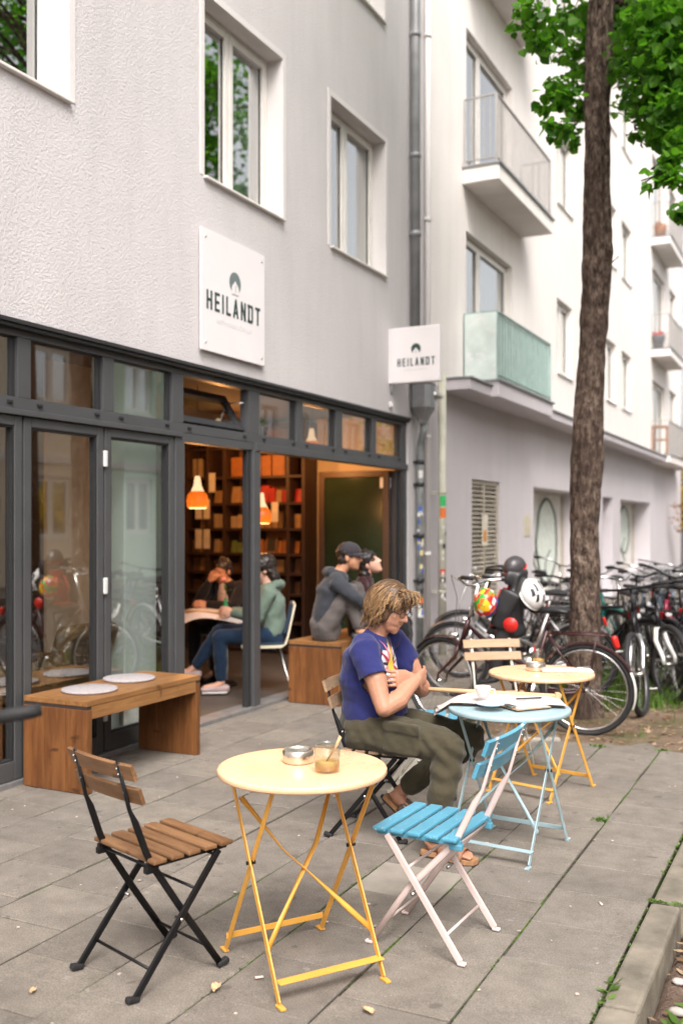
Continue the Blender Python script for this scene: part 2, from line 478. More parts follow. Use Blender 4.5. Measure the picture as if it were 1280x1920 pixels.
for _ in range(520):      # moss and weeds along the kerb joint
    y = R.uniform(2.2, 9); 
    if noise.noise(V((0, y * 1.9, 2))) > -.05: sp.append((-.692 + R.gauss(0, .003), y, -.004, R.uniform(.15, .5)))
for y in (3.47, 3.33, 3.40): sp.append((-.682, y, 0, 1.5))
for _ in range(90): sp.append((R.uniform(-.70, -.56), 4.30 + R.gauss(0, .01), .0, R.uniform(.2, .5)))
for (n_, a, b) in ((-1.088, 2.6, 3.5), (-1.088, 5.2, 6.4), (-1.486, 6.4, 7.1), (-1.886, 2.6, 4.2), (-1.886, 1.4, 2.3)):
    for _ in range(int(70 * (b - a))):
        sp.append((n_ + R.gauss(0, .003), R.uniform(a, b), -.006, R.uniform(.15, .42)))
for n_, y in ((-1.12, 5.36), (-1.5, 7.15), (-1.08, 7.2), (-4.2, 10.9), (-4.25, 10.8), (-4.3, 11.0)):
    for _ in range(26): sp.append((n_ + R.gauss(0, .03), y + R.gauss(0, .02), -.004, R.uniform(.4, 1.1)))
o = tufts('moss', sp, M['weed'], 5, .022); structure(o, 'stuff'); o['label'] = 'bright green moss and small weeds in the paving joints'; o['category'] = 'moss'
sp = []
for _ in range(40): sp.append((R.uniform(-.52, -.2), R.uniform(3.3, 4.9), -.10, R.uniform(1, 2.6)))
o = tufts('weeds', sp, M['weed'], 8, .026); structure(o, 'stuff'); o['label'] = 'green weeds sprouting from the soil beside the kerb'; o['category'] = 'weeds'
# leaf litter and pebbles on the strip and in the pit
mb = MB()
for _ in range(1500):
    if R.random() < .5: x, y, z = R.uniform(-.55, .3), R.uniform(2.4, 7), -.09
    else:
        x, y = R.uniform(-2.5, -.72), R.uniform(7.25, 10); z = pit_z(x, y) + .006
    l = R.uniform(.012, .04); a = R.uniform(0, 2 * PI); d = V((math.cos(a), math.sin(a), R.uniform(-.2, .4))) * l; sd = V((-math.sin(a), math.cos(a), R.uniform(-.3, .3))) * l * .45
    b = V((x, y, z))
    mb.add([b - d, b + sd, b + d, b - sd], [(0, 1, 2), (0, 2, 3)])
o = mb.build('leaf_litter', M['litter']); structure(o, 'stuff'); o['label'] = 'dry brown leaf litter scattered on bare soil'; o['category'] = 'leaf litter'
M['pebble'] = mat('pebble', (.40, .36, .33), .8, 0, .2, 20, .3, 80, .3, isl=.4)
mb = MB()
for _ in range(130):
    x, y = R.uniform(-.54, .3), R.uniform(2.4, 7); r = R.uniform(.008, .03)
    mb.ell((x, y, -.098 + r * .3), (r * R.uniform(.8, 1.5), r, r * .6), None, 7, 5)
for f in range(len(mb.sm)): mb.sm[f] = True
o = mb.build('gravel', M['pebble']); structure(o, 'stuff'); o['label'] = 'loose pebbles and rubble in the soil strip beside the kerb'; o['category'] = 'gravel'
# specks on the slabs
mb = MB()
for _ in range(120):
    x, y = R.uniform(-4.3, -.7), R.uniform(2.2, 7.1); r = R.uniform(.003, .008)
    mb.obox((x, y, .004), ((math.cos(x * 40), math.sin(x * 40), 0), (-math.sin(x * 40), math.cos(x * 40), 0), (0, 0, 1)), (r, r * R.uniform(.4, 1), .0015))
M['speck'] = mat('crumbs', (.42, .36, .31), .9, isl=.45)
o = mb.build('crumbs', M['speck']); structure(o, 'stuff'); o['label'] = 'tiny pale crumbs and grit scattered over the slabs'; o['category'] = 'crumbs'
# single pieces of litter
M['dryleaf'] = mat('dry_leaf', (.62, .42, .24), .8, 0, .2, 40)
M['butt'] = mat('butt_paper', (.72, .55, .48), .8)
def crumpled(loc, s, label):
    mb = MB(); n = 6
    for i in range(n + 1):
        for j in range(n + 1):
            u, v = i / n - .5, j / n - .5
            w = 1 - abs(u) * .9
            mb.v.append((u * s * 1.6, v * s * w, s * (.22 + .3 * noise.noise(V((u * 4, v * 4, s * 90))) + .55 * abs(v))))
    for i in range(n):
        for j in range(n):
            a = i * (n + 1) + j; mb.f.append((a, a + n + 1, a + n + 2, a + 1)); mb.m.append(0); mb.sm.append(True)
    o = mb.build('dry_leaf', M['dryleaf'], None, loc, R.uniform(0, 6)); tag(o, label, 'dry leaf', 'dry leaves on the slabs')
g_ = lambda px, py: W((px - 640) * CAMH / (py - 985), 1867 * CAMH / (py - 985), .002)
crumpled(g_(405, 1858), .034, 'large curled tan dry leaf on the slab beside the black chair foot')
crumpled(g_(62, 1862), .022, 'small pale dry leaf on the slab left of the black chair')
crumpled(g_(690, 1902), .03, 'flat orange dry leaf on the front slab joint')
def butt(loc, rz, label):
    mb = MB().tube([(-.013, 0, .005), (.016, 0, .005)], .0045, 8); tag(mb.build('cigarette_butt', M['butt'], None, loc, rz), label, 'cigarette butt', 'cigarette butts on the slabs')
butt(g_(485, 1837), .7, 'stubby cigarette butt on the slab in front of the near yellow table')
butt(g_(1126, 1698), 2.2, 'lone pinkish cigarette butt on the slab near the kerb')
butt(g_(910, 1584), .3, 'cigarette butt on the slab under the blue table')
# ================================================================== BUILDINGS (local: front plane x=0, street at +x)
def wall_sheet(mb, y0, y1, z0, z1, holes, depth, mi=0, mrev=0, x=0.0, step=None):
    ys = sorted({y0, y1, *[h[0] for h in holes], *[h[1] for h in holes]}); zs = sorted({z0, z1, *[h[2] for h in holes], *[h[3] for h in holes]})
    ys = [q for q in ys if y0 <= q <= y1]; zs = [q for q in zs if z0 <= q <= z1]
    for i in range(len(ys) - 1):
        for j in range(len(zs) - 1):
            cy, cz = (ys[i] + ys[i + 1]) / 2, (zs[j] + zs[j + 1]) / 2
            if any(h[0] < cy < h[1] and h[2] < cz < h[3] for h in holes): continue
            mb.add([(x, ys[i], zs[j]), (x, ys[i + 1], zs[j]), (x, ys[i + 1], zs[j + 1]), (x, ys[i], zs[j + 1])], [(0, 1, 2, 3)], mi)
    for h in holes:
        a, b, c, d = h[:4]; dp = h[4] if len(h) > 4 else depth
        mb.add([(x, a, c), (x - dp, a, c), (x - dp, a, d), (x, a, d)], [(0, 1, 2, 3)], mrev)
        mb.add([(x, b, c), (x - dp, b, c), (x - dp, b, d), (x, b, d)], [(3, 2, 1, 0)], mrev)
        mb.add([(x, a, d), (x - dp, a, d), (x - dp, b, d), (x, b, d)], [(0, 1, 2, 3)], mrev)
        mb.add([(x, a, c), (x - dp, a, c), (x - dp, b, c), (x, b, c)], [(3, 2, 1, 0)], mrev)
def add_window(root, y0, y1, z0, z1, depth, split=(.5,), fm=None, curtain=0.0, sill=True, gm=None, fw=.055, panes=True, tilt=None):
    """casement window set back by depth: frame part > panes and sill"""
    fm = fm or M['white_frame']; x = -depth
    mb = MB(); t = .055
    def fr(a, b, c, d, w, x0, x1):
        mb.box(x0, x1, a, a + w, c, d, 0, .005); mb.box(x0, x1, b - w, b, c, d, 0, .005)
        mb.box(x0, x1, a + w, b - w, c, c + w, 0, .005); mb.box(x0, x1, a + w, b - w, d - w, d, 0, .005)
    fr(y0, y1, z0, z1, .05, x - .03, x + .03)
    cuts = [y0 + .045] + [y0 + (y1 - y0) * q for q in split] + [y1 - .045]
    pn = []
    for i in range(len(cuts) - 1):
        a, b = cuts[i] + .006, cuts[i + 1] - .006
        fr(a, b, z0 + .045, z1 - .045, fw, x - .01, x + .045)
        pn.append((a + fw, b - fw, z0 + .045 + fw, z1 - .045 - fw))
    f = mb.build('window', fm, root)
    for (a, b, c, d) in pn:
        MB().box(x + .004, x + .010, a, b, c, d).build('pane', gm or M['glass'], f)
        mb2 = MB()
        for q in ((a, a + .006), (b - .006, b)): mb2.box(x + .0105, x + .018, q[0], q[1], c, d)
        mb2.build('seal', M['rubber'], f)
    if curtain:
        mb = MB(); n = 40; yy0, yy1 = y1 - (y1 - y0) * curtain, y1 - .03
        for k in range(n + 1):
            y = yy0 + (yy1 - yy0) * k / n; xx = x - .13 + .02 * math.sin(k * 1.9)
            mb.v += [(xx, y, z0 + .05), (xx, y, z1 - .05)]
        for k in range(n): mb.f.append((2 * k, 2 * k + 2, 2 * k + 3, 2 * k + 1)); mb.m.append(0); mb.sm.append(True)
        mb.build('curtain', M['curtain'], f)
    if sill:
        MB().box(x + .03, .035, y0 - .01, y1 + .01, z0 - .022, z0 - .002, 0, .004).build('sill', M['white_frame'] if fm == M['white_frame'] else fm, f)
    return f
CAFE = thing('cafe_building', 'grey rendered cafe building with dark metal folding glass doors at street level', 'building', (-4.40, 0, 0))
w1 = (6.47, 7.70, 4.295, 5.72); w2 = (8.64, 9.965, 4.295, 5.76); w0 = (3.60, 4.945, 4.295, 5.74); w3 = (8.64, 9.93, 7.05, 8.45); w4 = (6.47, 7.70, 7.05, 8.45); w5 = (3.6, 4.945, 7.05, 8.45)
SF = (3.0, 10.60, -.02, 2.80)          # storefront opening
mb = MB()
wall_sheet(mb, -6, 11.17, -.05, 10.4, [w0, w1, w2, w3, w4, w5, (*SF, .05)], .20, 0, 1)
mb.add([(0, 11.17, -.05), (-9, 11.17, -.05), (-9, 11.17, 10.4), (0, 11.17, 10.4)], [(0, 1, 2, 3)])
mb.add([(0, -6, -.05), (-9, -6, -.05), (-9, -6, 10.4), (0, -6, 10.4)], [(3, 2, 1, 0)])
mb.add([(-9, -6, -.05), (-9, 11.17, -.05), (-9, 11.17, 10.4), (-9, -6, 10.4)], [(0, 1, 2, 3)])
mb.build('wall', [M['stucco'], M['plaster']], CAFE)
MB().box(-9.2, .35, -6.2, 11.2, 10.4, 10.62).build('roof', M['zinc'], CAFE)
# smooth plaster bands round the windows
for (a, b, c, d) in (w0, w1, w2, w3, w4, w5):
    k = .055; bd = MB()
    bd.box(.0, .006, a - k, a, c - .0, d + k); bd.box(.0, .006, b, b + k, c, d + k); bd.box(.0, .006, a, b, d, d + k)
    bd.build('window_surround', M['plaster'], CAFE)
for (w, sp, cu) in ((w0, (.5,), .0), (w1, (.47,), .30), (w2, (.45,), .34), (w3, (.5,), 0), (w4, (.5,), .3), (w5, (.5,), 0)):
    add_window(CAFE, *w, .185, sp, curtain=cu)
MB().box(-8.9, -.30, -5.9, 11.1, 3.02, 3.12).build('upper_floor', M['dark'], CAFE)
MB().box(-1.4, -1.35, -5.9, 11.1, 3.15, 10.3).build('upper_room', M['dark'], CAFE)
# --- storefront -----------------------------------------------------
F = M['grey_frame']
mb = MB()                                            # black blind box / flashing over the shop front
mb.box(-.02, .045, 3.0, 10.60, 2.775, 2.803, 0, .004)
mb.box(-.03, .028, 3.0, 10.595, 2.752, 2.774, 0, .003)
mb.build('flashing', M['dark_frame'], CAFE)
TR = [(3.1, 3.72), (3.83, 4.52), (4.63, 5.305), (5.416, 6.085), (6.227, 7.164), (7.338, 8.0), (8.114, 8.80), (8.942, 9.65), (9.76, 10.45)]
fx0, fx1 = -.105, -.018
mb = MB()
mb.box(fx0, fx1, 3.0, 10.60, 2.710, 2.751, 0, .003)
mb.box(fx0, fx1, 3.0, 10.60, 2.272, 2.344, 0, .003)
prev = 3.0
for (a, b) in TR + [(10.60, 11)]:
    mb.box(fx0, fx1 - .001, prev, a, 2.3445, 2.7095, 0, .003); prev = b
mb.box(-.11, .004, 3.0, 6.19, 2.235, 2.271, 0, .004); mb.box(-.11, .004, 7.25, 10.60, 2.205, 2.271, 0, .004)
mb.box(-.11, -.02, 6.19, 7.25, 2.205, 2.271, 0, .004)
mb.box(-.125, -.012, 6.118, 6.235, .03, 2.234, 0, .006)     # post
mb.box(-.075, -.006, 7.225, 7.335, .03, 2.204, 0, .006)     # middle post
mb.box(-.085, -.035, 7.165, 7.2245, .03, 2.204, 1, .004)
mb.box(-.12, -.01, 10.50, 10.60, .0, 2.204, 0, .004)
st = mb.build('storefront_frame', [F, M['dark_frame']], CAFE)
mb = MB()                                            # black weep caps
for (a, b) in TR[1:]:
    for y in (a + .07, b - .07): mb.box(-.018, -.006, y - .022, y + .022, 2.302, 2.322, 0, .004)
mb.build('weep_cap', M['rubber'], st)
MB().box(-.17, .0, 3.0, 10.60, -.01, .032, 0, .004).build('threshold', mat('threshold', (.25, .25, .25), .5, .5, .2, 10), CAFE)
for i, (a, b) in enumerate(TR):
    if i == 4: continue
    f = MB()
    for (p, q, r_, s__) in ((a, a + .012, 2.345, 2.709), (b - .03, b, 2.345, 2.709), (a + .012, b - .03, 2.345, 2.351), (a + .012, b - .03, 2.703, 2.709)): f.box(-.10, -.045, p, q, r_, s__)
    tw = f.build('transom_window', M['dark_frame'], CAFE)
    MB().box(-.066, -.060, a + .0125, b - .0305, 2.3515, 2.7025).build('pane', M['door_glass'], tw)
# the tilted transom window, hinged below and leaning inwards
a, b = TR[4]; ang = math.radians(33); hz = 2.356
ax = ((math.cos(ang), 0, math.sin(ang)), (0, 1, 0), (-math.sin(ang), 0, math.cos(ang)))
mb = MB(); base = V((-.07, 0, hz)); up = V(ax[2])
def hop(y0, y1, u0, u1, th=.05): mb.obox(base + up * ((u0 + u1) / 2) + V((0, (y0 + y1) / 2, 0)), ax, (th / 2, (y1 - y0) / 2, (u1 - u0) / 2), 0, .004)
hop(a + .01, a + .07, 0, .36); hop(b - .07, b - .01, 0, .36); hop(a + .07, b - .07, 0, .06); hop(a + .07, b - .07, .30, .36)
tw = mb.build('transom_window', M['dark_frame'], CAFE, label='tilted open transom window over the entrance')
p = MB().obox(base + up * .18 + V((0, (a + b) / 2, 0)), ax, (.004, (b - a) / 2 - .07, .12)); p.build('pane', glass('tilted_glass', .5), tw)
mb = MB().tube([base + up * .3 + V((0, b - .03, 0)), (-.06, b - .02, 2.60)], .006, 6); mb.build('stay', M['steel'], tw)
# folding door leaves
def door_leaf(y0, y1, z0=.036, z1=2.232, handle=False, hinge=()):
    f = MB(); w = .062; x0, x1 = -.095, -.022
    f.box(x0, x1, y0, y0 + w, z0, z1, 0, .005); f.box(x0, x1, y1 - w, y1, z0, z1, 0, .005)
    f.box(x0, x1, y0 + w, y1 - w, z1 - .06, z1, 0, .005); f.box(x0, x1, y0 + w, y1 - w, z0, z0 + .115, 0, .005)
    d = f.build('folding_door', F, CAFE)
    MB().box(-.066, -.058, y0 + w, y1 - w, z0 + .115, z1 - .06).build('pane', M['door_glass'], d)
    s = MB()
    s.box(-.066, -.030, y0 + w, y0 + w + .012, z0 + .115, z1 - .06); s.box(-.066, -.030, y1 - w - .012, y1 - w, z0 + .115, z1 - .06)
    s.box(-.066, -.030, y0 + w + .012, y1 - w - .012, z1 - .072, z1 - .06); s.box(-.066, -.030, y0 + w + .012, y1 - w - .012, z0 + .115, z0 + .125)
    s.build('seal', M['rubber'], d)
    for y in hinge:
        for z in (.30, 1.16, 2.02):
            h = MB().box(-.021, -.004, y - .017, y + .017, z - .055, z + .055, 0, .006); h.build('hinge', M['white_plastic'], d)
    return d
door_leaf(3.08, 3.81); door_leaf(3.825, 4.56, hinge=()); door_leaf(4.575, 5.31, hinge=(5.318,)); door_leaf(5.326, 6.112)
# opened leaves folded into the far jamb, standing at right angles to the front
def folded_leaf(yc, x0, x1, m, gm, brown=False):
    f = MB(); w = .075; z0, z1 = .036, 2.19; t = .03
    f.box(x0, x0 + w, yc - t, yc + t, z0, z1, 0, .005); f.box(x1 - w, x1, yc - t, yc + t, z0, z1, 0, .005)
    f.box(x0 + w, x1 - w, yc - t, yc + t, z1 - .07, z1, 0, .005); f.box(x0 + w, x1 - w, yc - t, yc + t, z0, z0 + .11, 0, .005)
    d = f.build('folding_door', m, CAFE, label='opened folding door leaf standing at right angles to the front')
    MB().box(x0 + w, x1 - w, yc - .006, yc + .006, z0 + .11, z1 - .07).build('pane', gm, d)
    h = MB()
    for z in (.35, 2.05): h.box(x1 - .10, x1 - .06, yc - t - .012, yc - t - .001, z - .06, z + .06, 0, .004)
    h.build('hinge', M['white_plastic'], d)
M['dim_glass'] = glass('dim_glass', .16, (.20, .24, .20))
M['green_reflection'] = mat('dark_green_reflection', (.022, .034, .018), .14, 0, .2, 3)  # opaque pane in place of glass; the dark green reflection is its colour
folded_leaf(10.30, -.99, -.10, M['brown_frame'], M['green_reflection'])
folded_leaf(10.375, -.93, -.04, M['dark_frame'], M['door_glass'])
folded_leaf(10.45, -.93, -.0, M['dark_frame'], M['door_glass'])
# room
M['warm_wall'] = mat('warm_wall', (.70, .58, .42), .8, 0, .05, 2)
M['room_floor'] = mat('room_floor', (.075, .062, .052), .55, 0, .25, 3, .2, 40)
M['room_dark'] = mat('room_wall_dark', (.10, .07, .05), .8, 0, .1, 2)
MB().box(-5.2, -.175, 2.2, 10.75, -.05, .028).build('floor', M['room_floor'], CAFE)
MB().box(-5.2, -.15, 2.2, 10.75, 2.86, 2.92).build('ceiling', M['room_dark'], CAFE)
MB().box(-5.2, -.15, 10.70, 10.76, .03, 2.86).build('party_wall', M['warm_wall'], CAFE)
MB().box(-5.2, -5.14, 2.26, 10.70, .03, 2.86).build('rear_wall', M['room_dark'], CAFE)
MB().box(-5.2, -.2, 2.2, 2.26, .03, 2.86).build('side_wall', M['room_dark'], CAFE)
# inner linings seen through the left doors: a pale mint pillar, a board covered in beige
M['mint_board'] = mat('mint_board', (.74, .80, .74), .7, 0, .06, 2)
M['beige_board'] = mat('beige_board', (.82, .66, .48), .7, 0, .12, 2)
MB().box(-.36, -.22, 5.78, 6.16, .03, 2.86, 0, .01).build('pillar', M['mint_board'], CAFE)
MB().box(-1.10, -1.07, 5.90, 6.50, .03, 2.86).build('partition', M['beige_board'], CAFE)
# ------------------------------------------------------------------ neighbour
NB = thing('apartment_building', 'rose white apartment building with balconies over a lilac ground floor', 'building', (-4.40, 0, 0))
d1 = (12.62, 14.73, 3.44, 5.50); d2 = (12.62, 14.73, 6.39, 8.22); d3 = (12.62, 14.73, 9.4, 11.3)
dd = [d1, d2, d3] + [(27.7, 29.9, a, b) for a, b in ((3.44, 5.50), (6.39, 8.55), (9.4, 11.6))]
ww = []
for z in (4.28, 7.30, 10.32):
    for (a, b) in ((17.45, 18.6), (21.65, 22.75), (23.4, 24.6), (30.8, 32.2)): ww.append((a, b, z, z + 1.33))
mb = MB(); YE = 33.2
wall_sheet(mb, 11.18, YE, 3.30, 13.2, dd + ww, .14, 0, 0)
g1 = [(12.85, 14.12, .03, 2.20, .10), (15.93, 19.5, .30, 2.20, .45), (21.3, 22.4, .02, 2.18, .5), (23.25, 27.4, .45, 2.17, .5)]
wall_sheet(mb, 11.18, YE, -.05, 3.30, g1, .3, 1, 1)
for (a, b, c, d, e) in g1[2:3]: mb.add([(-e, a, c), (-e, b, c), (-e, b, d), (-e, a, d)], [(0, 1, 2, 3)], 1)
mb.add([(0, YE, -.05), (-9, YE, -.05), (-9, YE, 13.2), (0, YE, 13.2)], [(0, 1, 2, 3)])
mb.add([(0, 11.18, 3), (-9, 11.18, 3), (-9, 11.18, 13.2), (0, 11.18, 13.2)], [(3, 2, 1, 0)])
mb.add([(-9, 11.18, -.05), (-9, YE, -.05), (-9, YE, 13.2), (-9, 11.18, 13.2)], [(0, 1, 2, 3)])
mb.build('wall', [M['rose'], M['lilac']], NB)
MB().box(-9.2, .5, 11.18, YE + .3, 13.2, 13.45).build('roof', M['zinc'], NB)
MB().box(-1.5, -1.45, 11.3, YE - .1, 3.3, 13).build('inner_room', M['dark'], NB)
mb = MB()
mb.box(.001, .40, 11.62, 12.80, 3.245, 3.375, 0, .006); mb.box(.001, .40, 15.25, YE - 1.2, 3.255, 3.375, 0, .006)
mb.build('ledge', M['lilac'], NB)
mb = MB(); mb.box(.001, .43, 11.60, 12.80, 3.376, 3.40, 0, .004); mb.box(.001, .43, 15.25, YE - 1.2, 3.376, 3.40, 0, .004)
mb.build('ledge_flashing', M['zinc'], NB)
for i, (a, b, c, d) in enumerate(dd):
    add_window(NB, a, b, c, d, .13, (.36,) if i < 3 else (.34,), sill=False, curtain=.35 if i in (0, 4) else 0, fw=.07)
for (a, b, c, d) in ww: add_window(NB, a, b, c, d, .13, (.45,), curtain=.4)
# tilted casement in the first balcony door
M['teal_rail'] = mat('teal_rail', (.34, .47, .44), .5, .1, .15, 8)
M['pale_rail'] = mat('pale_rail', (.42, .40, .385), .5, .1, .1, 8)
M['mint_panel'] = paint('mint_panel', (.66, .745, .71), (.76, .79, .765), .5, .5, 6)
def balcony(y0, y1, z, depth, sheet=False, edge=M['rose']):
    b = MB().box(.001, depth, y0, y1, z - .20, z, 0, .008).build('balcony', edge, NB)
    MB().box(.001, depth + .03, y0 - .02, y1 + .03, z + .001, z + .028, 0, .004).build('coping', M['zinc'], b)
    r = MB(); x = depth - .04; zt = z + .92
    r.bar((x, y0 + .04, zt), (x, y1 - .04, zt), .035, .014, (1, 0, 0)); r.bar((.02, y0 + .04, zt), (x, y0 + .04, zt), .035, .014, (0, 1, 0)); r.bar((.02, y1 - .04, zt), (x, y1 - .04, zt), .035, .014, (0, 1, 0))
    r.bar((x, y0 + .04, z + .10), (x, y1 - .04, z + .10), .03, .012, (1, 0, 0)); r.bar((.02, y0 + .04, z + .10), (x, y0 + .04, z + .10), .03, .012, (0, 1, 0)); r.bar((.02, y1 - .04, z + .10), (x, y1 - .04, z + .10), .03, .012, (0, 1, 0))
    n = int((y1 - y0) / (.13 if sheet else .085)); hb = .009 if sheet else .0065
    for k in range(n + 1):
        y = y0 + .04 + (y1 - y0 - .08) * k / n
        r.box(x - hb, x + hb, y - hb, y + hb, z + .1, zt)
    for y in (y0 + .04, y1 - .04):
        for k in range(5):
            xx = .02 + (x - .02) * k / 5; r.box(xx - .006, xx + .006, y - .006, y + .006, z + .1, zt)
    for y in (y0 + .04, y1 - .04): r.box(x - .015, x + .015, y - .015, y + .015, z + .02, zt + .001)
    r.build('railing', M['teal_rail'] if sheet else M['pale_rail'], b)
    if sheet:
        s = MB(); n = 60
        for k in range(n + 1):
            y = y0 + .06 + (y1 - y0 - .12) * k / n; xx = x - .030 + (.008 if k % 2 else 0)
            s.v += [(xx, y, z + .03), (xx, y, zt - .01)]
        for k in range(n): s.f.append((2 * k, 2 * k + 2, 2 * k + 3, 2 * k + 1)); s.m.append(0); s.sm.append(False)
        s.box(.03, x, y0 + .022, y0 + .028, z + .03, zt - .01)
        s.build('privacy_sheet', M['mint_panel'], b)
    return b
balcony(12.46, 15.22, 6.27, .50); balcony(12.46, 15.22, 3.44, .50, True, M['lilac'])
balcony(12.46, 15.22, 9.25, .50)
for z in (3.44, 6.27, 9.25): balcony(27.45, 30.2, z, .50)
# louvred metal door
M['louvre'] = mat('louvre_metal', (.46, .415, .345), .5, .1, .12, 5)
mb = MB(); a, b, c, d = 12.85, 14.12, .03, 2.20; x = -.06
mb.box(x - .03, x + .03, a, a + .07, c, d, 0, .004); mb.box(x - .03, x + .03, b - .07, b, c, d, 0, .004); mb.box(x - .03, x + .03, a + .07, b - .07, d - .06, d, 0, .004)
mb.box(x - .03, x + .03, (a + b) / 2 - .035, (a + b) / 2 + .035, c, d - .06, 0, .004)
for (p, q) in ((a + .07, (a + b) / 2 - .035), ((a + b) / 2 + .035, b - .07)):
    z = c + .02
    while z < d - .1:
        mb.obox((x, (p + q) / 2, z + .02), ((.75, 0, -.66), (0, 1, 0), (.66, 0, .75)), (.034, (q - p) / 2, .003)); z += .062
    mb.box(x - .035, x - .03, p, q, c, d - .06)
ld = mb.build('louvred_door', M['louvre'], NB)
MB().box(x + .031, x + .036, 13.36, 13.62, 1.28, 1.72).build('notice', mat('door_notice', (.78, .72, .60), .5, 0, .1, 6), ld)
mb = MB().box(x + .037, x + .039, 13.42, 13.56, 1.34, 1.50); mb.build('notice_symbol', mat('notice_orange', (.70, .30, .06), .5), ld)
MB().ell((x + .06, 12.98, .98), (.03, .03, .03)).build('knob', M['white_plastic'], ld)
MB().box(.001, .012, 15.36, 15.72, 1.40, 1.73, 0, .003).build('house_plate', mat('house_plate', (.62, .57, .44), .5), NB)
# shop windows with painted outlines
def graffiti_mat():
    t = NT('graffiti_panel'); co = t.coords()
    f = t.noise(co, 3, 4); c = t.ramp(f, [(.3, (.62, .62, .58)), (.7, (.78, .77, .73))])
    t.pbr(c, .5); return t.mat
M['graffiti'] = graffiti_mat(); M['spray'] = mat('spray_line', (.10, .13, .11), .7); M['spray_pale'] = mat('spray_fill', (.70, .76, .70), .7)
def shop_window(a, b, c, d, dp, ell):
    x = -dp + .02
    p = MB().box(x - .03, x, a, b, c, d).build('shop_window', M['graffiti'], NB)
    f = MB(); w = .06
    f.box(x + .001, x + .05, a, a + w, c, d, 0, .004); f.box(x + .001, x + .05, b - w, b, c, d, 0, .004); f.box(x + .001, x + .05, a + w, b - w, d - w, d, 0, .004); f.box(x + .001, x + .05, a + w, b - w, c, c + w, 0, .004)
    f.build('frame', M['louvre'], p)
    for (cy, cz, ry, rz) in ell:
        n = 36; mb = MB(); pts = [(cy + ry * math.cos(2 * PI * k / n) * (1 + .05 * math.sin(5 * k)), cz + rz * math.sin(2 * PI * k / n)) for k in range(n)]
        mb.prism(pts, (x + .001, 0, 0), ((0, 1, 0), (0, 0, 1), (1, 0, 0)), .002); mb.build('painted_oval', M['spray_pale'], p)
        mb = MB().tube([(x + .006, q[0], q[1]) for q in pts], .028, 5, closed=True); mb.build('painted_line', M['spray'], p)
    mb = MB()
    for k in range(4):
        y = a + .3 + k * (b - a - .5) / 4
        mb.tube([(x + .006, y + .3 * math.sin(q * .7 + k), c + .2 + q * .12) for q in range(6)], .016, 5)
    mb.build('painted_line', M['spray'], p)
shop_window(15.93, 19.5, .30, 2.20, .45, [(18.35, 1.28, .72, .78)])
shop_window(23.25, 27.4, .45, 2.17, .5, [(26.2, 1.45, .7, .6)])
# ------------------------------------------------------------------ across the street (seen in the glass)
def far_building(name, label, L, H, m, floors, wx, loc, base=None):
    b = thing(name, label, 'building', loc, PI)
    hs = []
    for z in floors:
        y = .9
        while y + wx < L - .3:
            hs.append((y, y + wx, z, z + (1.5 if z > 2 else 1.7))); y += wx + 1.15
    mb = MB(); wall_sheet(mb, 0, L, -.1, H, hs, .16)
    mb.add([(0, 0, -.1), (-8, 0, -.1), (-8, 0, H), (0, 0, H)], [(3, 2, 1, 0)]); mb.add([(0, L, -.1), (-8, L, -.1), (-8, L, H), (0, L, H)], [(0, 1, 2, 3)])
    mb.add([(-8, 0, -.1), (-8, L, -.1), (-8, L, H), (-8, 0, H)], [(0, 1, 2, 3)])
    mb.build('wall', m, b)
    MB().box(-8.2, .4, 0.005, L - .005, H, H + .25).build('roof', M['zinc'], b)
    MB().box(.001, .10, .01, L - .01, 3.25, 3.45).build('ledge', M['plaster'], b)
    for h in hs: add_window(b, *h, .14, (.5,), fw=.09, panes=True)
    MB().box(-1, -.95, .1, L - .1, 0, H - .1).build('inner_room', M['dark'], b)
    return b
far_building('house', 'cream rendered house across the street with white casement windows', 15, 8.6, M['cream'], (1.2, 4.9), 1.5, (10.1, 22.4, 0))
far_building('house', 'mint green house across the street with white windows', 6, 8.6, M['mint'], (1.3, 5.0), 1.3, (10.1, 28.5, 0))
far_building('house', 'rose white house across the street with plain windows', 14, 7.5, M['rose'], (1.2, 4.6), 1.3, (10.3, 44, 0))
far_building('house', 'cream house across the street behind the photographer', 16, 8.0, M['cream'], (1.2, 4.9), 1.4, (10.1, 6.5, 0))
